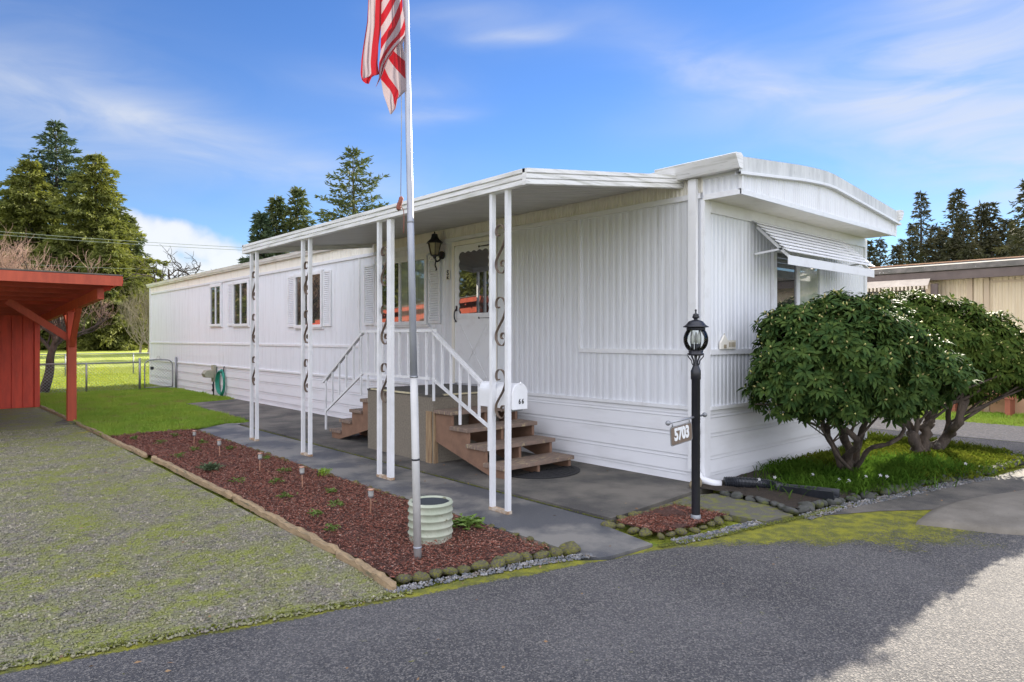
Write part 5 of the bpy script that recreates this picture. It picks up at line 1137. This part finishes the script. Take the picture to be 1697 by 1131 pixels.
rt_ = [(1443, 402, 70, 40, 'first small fir beside the gable of the white home'), (1457, 396, 72, 46, 'small ragged fir, second from the white gable'), (1482, 408, 70, 40, 'small stunted fir standing apart before the tall ones'), (1498, 398, 95, 24, 'thin pale fir seen far off between the stunted fir and the tall bare trunk'), (1513, 372, 68, 22, 'very slim dark conifer like a bare mast'),
       (1527, 320, 66, 52, 'tall narrow ragged fir left of the dark group'), (1549, 372, 70, 46, 'slender fir between the tall narrow one and the dark group'), (1562, 384, 66, 50, 'shorter fir at the left foot of the dark group'), (1582, 317, 64, 66, 'tallest pointed fir of the dark group on the right'), (1597, 352, 62, 90, 'dense dark fir filling the middle of the right group'),
       (1624, 341, 66, 60, 'dark fir with the left one of the two blunt tops'), (1641, 338, 66, 60, 'dark fir with the right one of the two blunt tops'), (1664, 362, 64, 70, 'dark fir between the blunt pair and the right edge'), (1610, 400, 60, 90, 'low dark fir just above the neighbouring roof'), (1578, 392, 62, 80, 'low broad fir below the tallest pointed one'), (1648, 388, 61, 90, 'low broad fir below the blunt pair'), (1684, 380, 60, 80, 'low broad fir next to the large one at the right edge'), (1540, 402, 64, 60, 'low fir filling the gap right of the tall narrow one')]
for i, (px, yt, dp, wp, lb) in enumerate(rt_):
    tree_px(px, yt, dp, wp * 1.3, 'fir_dark', lb, 'row of dark firs behind the neighbouring home', shape='fir' if i != 4 else 'mast', seed=40 + i, clump=.42 if wp < 60 else .5, density=.74, bare=.05, droop=.45)
tree_px(1702, 296, 46, 130, 'fir_dark', 'large dark fir cut by the right edge of the picture', 'row of dark firs behind the neighbouring home', shape='fir', seed=70, clump=.42, density=.75, bare=.05, droop=.3)
# hedge at the far fence, trees mirrored in the windows
a_ = at(105, 573, 90); e_ = at(200, 573, 90); P = []
n = 9000; k = rng.random(n); P = np.c_[a_.x + (e_.x - a_.x) * k + rng.normal(0, .6, n), a_.y + (e_.y - a_.y) * k + rng.normal(0, .8, n), .3 + rng.random(n) ** .8 * 3.4]
D = rand_dir(n); U = rand_dir(n); U -= D * (U * D).sum(1)[:, None]; U /= np.linalg.norm(U, axis=1)[:, None]; V, F = kites(P, D, U, rng.uniform(.3, .7, n), rng.uniform(.2, .35, n))
tag(fast('hedge', V, F, 'hedge', loc=(a_.x, a_.y, .3)), 'dark shaded hedge at the far side of the field left of the board fence', 'hedge')
for i, (x, y, h) in enumerate([(-16, 20, 9), (-19, 27, 12), (-14, 32, 8), (-22, 36, 13), (-16, 44, 10), (-24, 14, 11), (-7, 52, 12), (-12, 66, 15), (-9, 41, 9), (-4, 58, 13), (-17, 58, 14)]):
    conifer('cedar_tree', (x, y, -.05), h, 2.6, 'cedar', 'green cedar mirrored in the windows of the white home', 'cedars mirrored in the windows', shape='cedar', seed=90 + i, clump=.6, density=.8)

# ------------------------------------------------------------------ bare trees
def bare_tree(name, base, trunk_pts, r0, m, mtw, label, levels, spread, ln, seed, cat='tree', upb=.35, kids=(3, 5), shrink=.68, wig=.16):
    rs = random.Random(seed); t = thing(name, label, cat, tuple(base)); b = MB(); tw = MB()
    q = smooth_pts([Vector(p) for p in trunk_pts], 4); n = len(q); b.tube(q, [r0 * (1 - .45 * k / n) for k in range(n)], 8)
    def grow(p, d, l, r, lv):
        pts = [p]; dd = d.copy()
        for k in range(4):
            dd = (dd + Vector((rs.gauss(0, wig), rs.gauss(0, wig), rs.gauss(0, wig) + upb * .15))).normalized(); pts.append(pts[-1] + dd * l / 4)
        (b if lv > 1 else tw).tube(pts, [r, r * .9, r * .8, r * .7, r * .55], 5 if lv > 2 else 3, cap=False)
        if lv <= 0: return
        for k in range(rs.randint(*kids)):
            f = rs.choice([1, 2, 3, 4, 4]); u = Vector((rs.gauss(0, 1), rs.gauss(0, 1), rs.gauss(0, .7) + upb)).normalized()
            grow(pts[f], (dd * (1 - spread) + u * spread).normalized(), l * shrink * rs.uniform(.75, 1.2), r * .58, lv - 1)
    for k in range(rs.randint(5, 7)):
        p = q[-1 - rs.choice([0, 1, 2, 3])]; a = k * 2.4 + rs.uniform(-.4, .4); grow(p, Vector((math.cos(a) * .75, math.sin(a) * .75, .8)).normalized(), ln, r0 * .45, levels)
    b.build('trunk', m, t); tw.build('twigs', mtw, t); return t
B0 = Vector((2.86, 22.5, 0))
bare_tree('pruned_tree', B0, [B0, B0 + Vector((.14, -.05, .6)), B0 + Vector((.16, -.1, 1.05)), B0 + Vector((.30, -.16, 1.55))], .13, 'bark', 'twig_pink', 'leafless pruned fruit tree with curved trunk and pinkish twigs behind the red carport', 5, .55, .95, 5, upb=.7, kids=(3, 3), shrink=.74)
B1 = B0 + Vector((-1.5, 1.2, 0))
bare_tree('pruned_tree', B1, [B1, B1 + Vector((0, 0, .9)), B1 + Vector((.1, 0, 1.7))], .12, 'bark', 'twig_pink', 'leafless pinkish tree whose dense twigs show above the red carport roof', 5, .5, 1.15, 12, upb=.6, kids=(3, 5), shrink=.74)
B2 = at(262, HY, 62); B2.z = .1
bare_tree('bare_tree', B2, [B2, B2 + Vector((.3, -.2, 3)), B2 + Vector((.9, -.9, 5.2))], .28, 'bark_far', 'bark_far', 'bare gnarled tree reaching over the roof at the rear end of the white home', 3, .6, 2.6, 23, upb=.1, kids=(2, 4), wig=.3)
for i, (px, dp, lb) in enumerate(((232, 60, 'pale tan leafless shrub left of the rear corner of the white home'), (246, 58, 'pale leafless shrub closest to the rear corner of the white home'))):
    B3 = at(px, HY, dp); B3.z = .05
    bare_tree('bare_shrub', B3, [B3, B3 + Vector((.05, 0, .6)), B3 + Vector((.1, 0, 1.2))], .12, 'twig_tan', 'twig_tan', lb, 4, .45, 1.9, 31 + i, 'shrub', upb=.9, kids=(3, 4), shrink=.75)

# ------------------------------------------------------------------ rhododendrons
def rhodo(label, lobes, base, stems, m, seed, n_wh, leaf=.125):
    rs = np.random.default_rng(seed); t = thing('rhododendron', label, 'shrub', tuple(base))
    L_ = [(np.array(c_), np.array(r)) for c_, r in lobes]; wt = np.array([np.prod(r) ** (2 / 3) for _, r in L_]); pts = []; nr = []
    while sum(map(len, pts)) < n_wh:
        k = rs.choice(len(L_), p=wt / wt.sum()); c_, r = L_[k]; d = rs.normal(0, 1, 3); d /= np.linalg.norm(d)
        if d[2] < -.45 and rs.random() < .6: continue
        rad = (1 - abs(rs.normal(0, .10)) if rs.random() < .84 else rs.uniform(.5, .9)) * (1 + .09 * math.sin(7 * d[0] + 5 * d[2] + k) + .08 * math.sin(11 * d[1] - 6 * d[2] + 2 * k)) * (rs.uniform(1.04, 1.18) if rs.random() < .05 else 1)
        if math.sin(9 * d[0] + 2 * k) + math.sin(8 * d[1] + 7 * d[2] + k) > 1.15 and rs.random() < .85: continue
        p = c_ + d * r * rad
        if any(((p - c2) / r2 @ ((p - c2) / r2)) < .62 for j, (c2, r2) in enumerate(L_) if j != k): continue
        nn = d / r; nn /= np.linalg.norm(nn); pts.append([p]); nr.append(nn)
    P = np.array([q[0] for q in pts]); A = np.array(nr) * .75 + rs.normal(0, .28, (len(P), 3)) + [0, 0, .45]; A /= np.linalg.norm(A, axis=1)[:, None]
    V = []; F4 = []; off = 0; BV = []; BF = []
    prof = [(.0, .0), (.35, .8), (.7, 1.0), (1.0, .0)]
    for p, ax_ in zip(P, A):
        u = np.cross(ax_, [.3, .2, .9]); u /= np.linalg.norm(u) + 1e-9; w_ = np.cross(ax_, u); n_ = rs.integers(8, 12); a0 = rs.uniform(0, 6.3); el0 = rs.uniform(-.05, .45)
        for k in range(n_):
            a = a0 + k * 6.283 / n_ + rs.uniform(-.2, .2); d = u * math.cos(a) + w_ * math.sin(a); d = d + ax_ * (el0 + rs.uniform(-.25, .35)); d[2] -= .18; d /= np.linalg.norm(d)
            sd2 = np.cross(d, ax_); sd2 /= np.linalg.norm(sd2) + 1e-9; up = np.cross(sd2, d); l = leaf * rs.uniform(.7, 1.15); wd = l * rs.uniform(.27, .34) / 2
            b0 = p + d * .012
            c1 = b0 + d * l * .38 + up * l * .03; c2 = b0 + d * l * .72 - up * l * .02 - np.array([0, 0, l * .06]); tp = b0 + d * l * .98 - up * l * .08 - np.array([0, 0, l * .16])
            V += [b0, c1 + sd2 * wd + up * wd * .22, c1, c1 - sd2 * wd + up * wd * .22, c2 + sd2 * wd * .85 + up * wd * .15, c2, c2 - sd2 * wd * .85 + up * wd * .15, tp]
            F4 += [(off, off + 1, off + 2), (off, off + 2, off + 3), (off + 1, off + 4, off + 5), (off + 1, off + 5, off + 2), (off + 2, off + 5, off + 6), (off + 2, off + 6, off + 3), (off + 4, off + 7, off + 5), (off + 5, off + 7, off + 6)]; off += 8
        if rs.random() < .5:
            o2 = len(BV); hh = rs.uniform(.035, .06); q = p + ax_ * .004
            BV += [q, q + ax_ * hh * .5 + u * .012, q + ax_ * hh * .5 - u * .006 + w_ * .011, q + ax_ * hh * .5 - u * .006 - w_ * .011, q + ax_ * hh]
            BF += [(o2, o2 + 1, o2 + 2), (o2, o2 + 2, o2 + 3), (o2, o2 + 3, o2 + 1), (o2 + 4, o2 + 2, o2 + 1), (o2 + 4, o2 + 3, o2 + 2), (o2 + 4, o2 + 1, o2 + 3)]
    fast('foliage', V, np.array(F4), m, t, smooth=False); fast('buds', BV, np.array(BF), 'rhodo_bud', t)
    b = MB(); r2 = random.Random(seed)
    for (pth, r) in stems:
        q = smooth_pts([Vector(p) for p in pth], 5)
        q = [v + Vector((r2.gauss(0, r * .16), r2.gauss(0, r * .16), 0)) for v in q]; n = len(q); b.tube(q, [r * .8 * (1 - .55 * k / n) * r2.uniform(.84, 1.16) for k in range(n)], 9)
        for k in range(13):
            s_ = q[int(n * r2.uniform(.45, .98))]; c_, rr = L_[r2.randrange(len(L_))]; e = Vector(c_) + Vector((r2.gauss(0, .5) * rr[0], r2.gauss(0, .5) * rr[1], r2.gauss(-.1, .35) * rr[2]))
            if (e - s_).length < 1.3: mid = s_.lerp(e, .5) + Vector((r2.gauss(0, .07), r2.gauss(0, .07), r2.gauss(.0, .05))); b.tube(smooth_pts([s_, mid, e], 4), [r * .28 * (1 - .07 * j) for j in range(9)], 5)
    b.build('stems', 'bark', t); return t
lb1 = [(at(1395, 590, 7.05), (.62, .60, .58)), (at(1325, 605, 6.95), (.42, .42, .46)), (at(1450, 570, 7.3), (.50, .52, .44)), (at(1500, 615, 7.3), (.46, .5, .36)), (at(1395, 548, 7.1), (.55, .5, .37)), (at(1300, 640, 6.9), (.30, .32, .30)), (at(1545, 618, 7.35), (.26, .35, .18)), (at(1370, 655, 6.95), (.42, .42, .26)), (at(1470, 655, 7.2), (.42, .42, .22)), (at(1318, 545, 7.05), (.30, .35, .22))]
tb = Vector((7.84, 3.12, .05))
st1 = [([tb, tb + Vector((-.10, -.05, .22)), tb + Vector((-.32, -.22, .42)), at(1340, 665, 7.1), at(1310, 620, 7.0)], .055),
       ([tb + Vector((.04, .02, 0)), tb + Vector((.02, .0, .28)), at(1388, 690, 7.3), at(1385, 620, 7.1), at(1390, 570, 7.1)], .070),
       ([tb + Vector((-.06, .05, 0)), tb + Vector((-.14, .08, .25)), at(1362, 700, 7.45), at(1345, 640, 7.3)], .05),
       ([tb + Vector((.06, -.03, 0)), tb + Vector((.16, -.04, .22)), at(1432, 700, 7.35), at(1440, 640, 7.25), at(1450, 590, 7.2)], .055),
       ([tb + Vector((.08, -.05, .02)), at(1440, 745, 7.4), at(1475, 735, 7.3), at(1497, 712, 7.3), at(1480, 660, 7.3), at(1505, 625, 7.2)], .036),
       ([tb + Vector((-.02, -.06, .02)), at(1385, 752, 7.25), at(1362, 712, 7.1), at(1335, 698, 7.0)], .028)]
rhodo('nearer dark green rhododendron with yellow buds beside the white end wall', lb1, tb, st1, 'rhodo', 5, 2500, .105)
lb2 = [(at(1560, 560, 9.0), (.82, .60, .50)), (at(1500, 530, 9.1), (.55, .60, .36)), (at(1625, 580, 8.9), (.60, .5, .44)), (at(1672, 608, 8.8), (.40, .42, .34)), (at(1540, 612, 8.9), (.50, .45, .34)), (at(1600, 625, 8.9), (.36, .4, .28)), (at(1704, 632, 8.7), (.20, .25, .18)), (at(1470, 515, 9.2), (.32, .4, .2))]
t2 = Vector((9.92, 2.98, .05))
st2 = [([t2 + Vector((-.16, .05, 0)), t2 + Vector((-.22, .05, .22)), at(1508, 712, 8.9), at(1490, 660, 8.9), at(1500, 590, 9)], .085),
       ([t2, t2 + Vector((.05, 0, .3)), at(1545, 690, 8.85), at(1555, 620, 8.9)], .10),
       ([t2 + Vector((.16, -.08, 0)), t2 + Vector((.34, -.16, .22)), at(1588, 700, 8.7), at(1605, 640, 8.8), at(1640, 600, 8.8)], .085),
       ([t2 + Vector((-.06, -.05, 0)), at(1522, 735, 8.8), at(1520, 690, 8.8), at(1530, 620, 8.9)], .05),
       ([t2 + Vector((.1, .1, 0)), at(1565, 725, 9.0), at(1575, 680, 9.0), at(1590, 600, 9)], .06)]
rhodo('larger glossy rhododendron behind the nearer one, its top lit by the sun', lb2, t2, st2, 'rhodo2', 6, 2700, .105)

# ground cover in the planting bed
def clumps(name, P, n_cl, per, h, w_, m, label, seed, spread=.16):
    x, y = sample(P, n_cl); n = n_cl * per; cx_ = np.repeat(x, per); cy_ = np.repeat(y, per); hh = np.repeat(rng.uniform(.6, 1.1, n_cl), per) * h
    a = rng.uniform(0, 6.28, n); el = rng.uniform(.35, 1.6, n); D = np.c_[np.cos(a), np.sin(a), el]; D /= np.linalg.norm(D, axis=1)[:, None]
    Pn = np.c_[cx_ + rng.normal(0, spread, n), cy_ + rng.normal(0, spread, n), np.full(n, .05)]; U = np.cross(np.cross(D, np.tile([0, 0, 1.], (n, 1))), D); U /= np.linalg.norm(U, axis=1)[:, None] + 1e-9
    Sd = np.cross(D, U); L_ = (hh * rng.uniform(.6, 1.2, n))[:, None]; W_ = (np.full(n, w_) * rng.uniform(.7, 1.2, n))[:, None]
    m1 = Pn + D * L_ * .5; m2 = Pn + D * L_ * .85 - [0, 0, 1] * L_ * .10; tp = Pn + D * L_ * 1.05 - [0, 0, 1] * L_ * .32
    V = np.stack([Pn - Sd * W_ * .4, Pn + Sd * W_ * .4, m1 - Sd * W_ / 2, m1 + Sd * W_ / 2, m2 - Sd * W_ * .35, m2 + Sd * W_ * .35, tp, tp], 1).reshape(-1, 3)
    q = np.arange(n)[:, None] * 8; F = np.concatenate([q + [0, 1, 3, 2], q + [2, 3, 5, 4]], 0); F3 = q + [4, 5, 7, 6]
    return tag(fast(name, V, np.concatenate([F, F3]), m), label, 'ground cover', kind='stuff')
clumps('strap_leaf_plants', [(6.55, 2.95), (7.3, 2.68), (8.2, 2.48), (9.1, 2.3), (9.1, 3.0), (8.3, 3.2), (7.7, 2.95), (7.0, 3.4), (6.5, 3.3)], 130, 60, .17, .010, 'strap', 'arching green strap leaved plants covering the planting bed below the rhododendrons', 1)
clumps('wall_side_plants', [(7.1, 3.35), (7.6, 3.3), (7.9, 3.8), (7.3, 3.75)], 22, 60, .17, .010, 'strap', 'green strap leaved plants between the nearer rhododendron and the skirting', 2)
mk('carpet', (.08, .12, .012), (.135, .155, .02), scale=4, rough=.9, spec=.0, trans=.4)
clumps('carpet_plants', [(8.3, 2.42), (8.94, 2.27), (10.2, 2.12), (10.8, 2.55), (11.1, 3.2), (11.1, 6), (10.5, 6), (10.5, 4.0), (9.0, 3.8), (8.0, 3.8)], 420, 60, .10, .014, 'carpet', 'sunlit yellow green carpet of low plants under the larger rhododendron', 3, .14)
fl = None
for i, (px, py, d) in enumerate([(1284, 797, 6.85), (1347, 789, 7.0), (1258, 801, 6.75), (1391, 801, 6.75), (1407, 802, 6.7), (1435, 792, 6.9), (1459, 791, 6.95), (1470, 794, 6.9), (1600, 775, 7.6)]):
    p = at(px, py, d); 
    if fl is None:
        b = MB()
        for k in range(5):
            a = k * 1.257; b.add([(0, 0, 0), (.017 * math.cos(a - .45), .017 * math.sin(a - .45), .006), (.026 * math.cos(a), .026 * math.sin(a), .004), (.017 * math.cos(a + .45), .017 * math.sin(a + .45), .006)], [(0, 1, 2, 3)])
        b.tube([(0, 0, -.10), (0, 0, 0)], .002, 4); fl = o = b.build('white_flower', 'petal')
    else: o = fl.copy(); C.objects.link(o)
    o.location = p; o.location.z = max(.14, p.z); o.scale = (.75,) * 3; o.rotation_euler = (.9, 0, R(ANG - 90) + random.uniform(-.4, .4)); tag(o, 'small white flower among the green leaves of the planting bed', 'flower', 'white flowers in the planting bed')
bpy.context.view_layer.update()
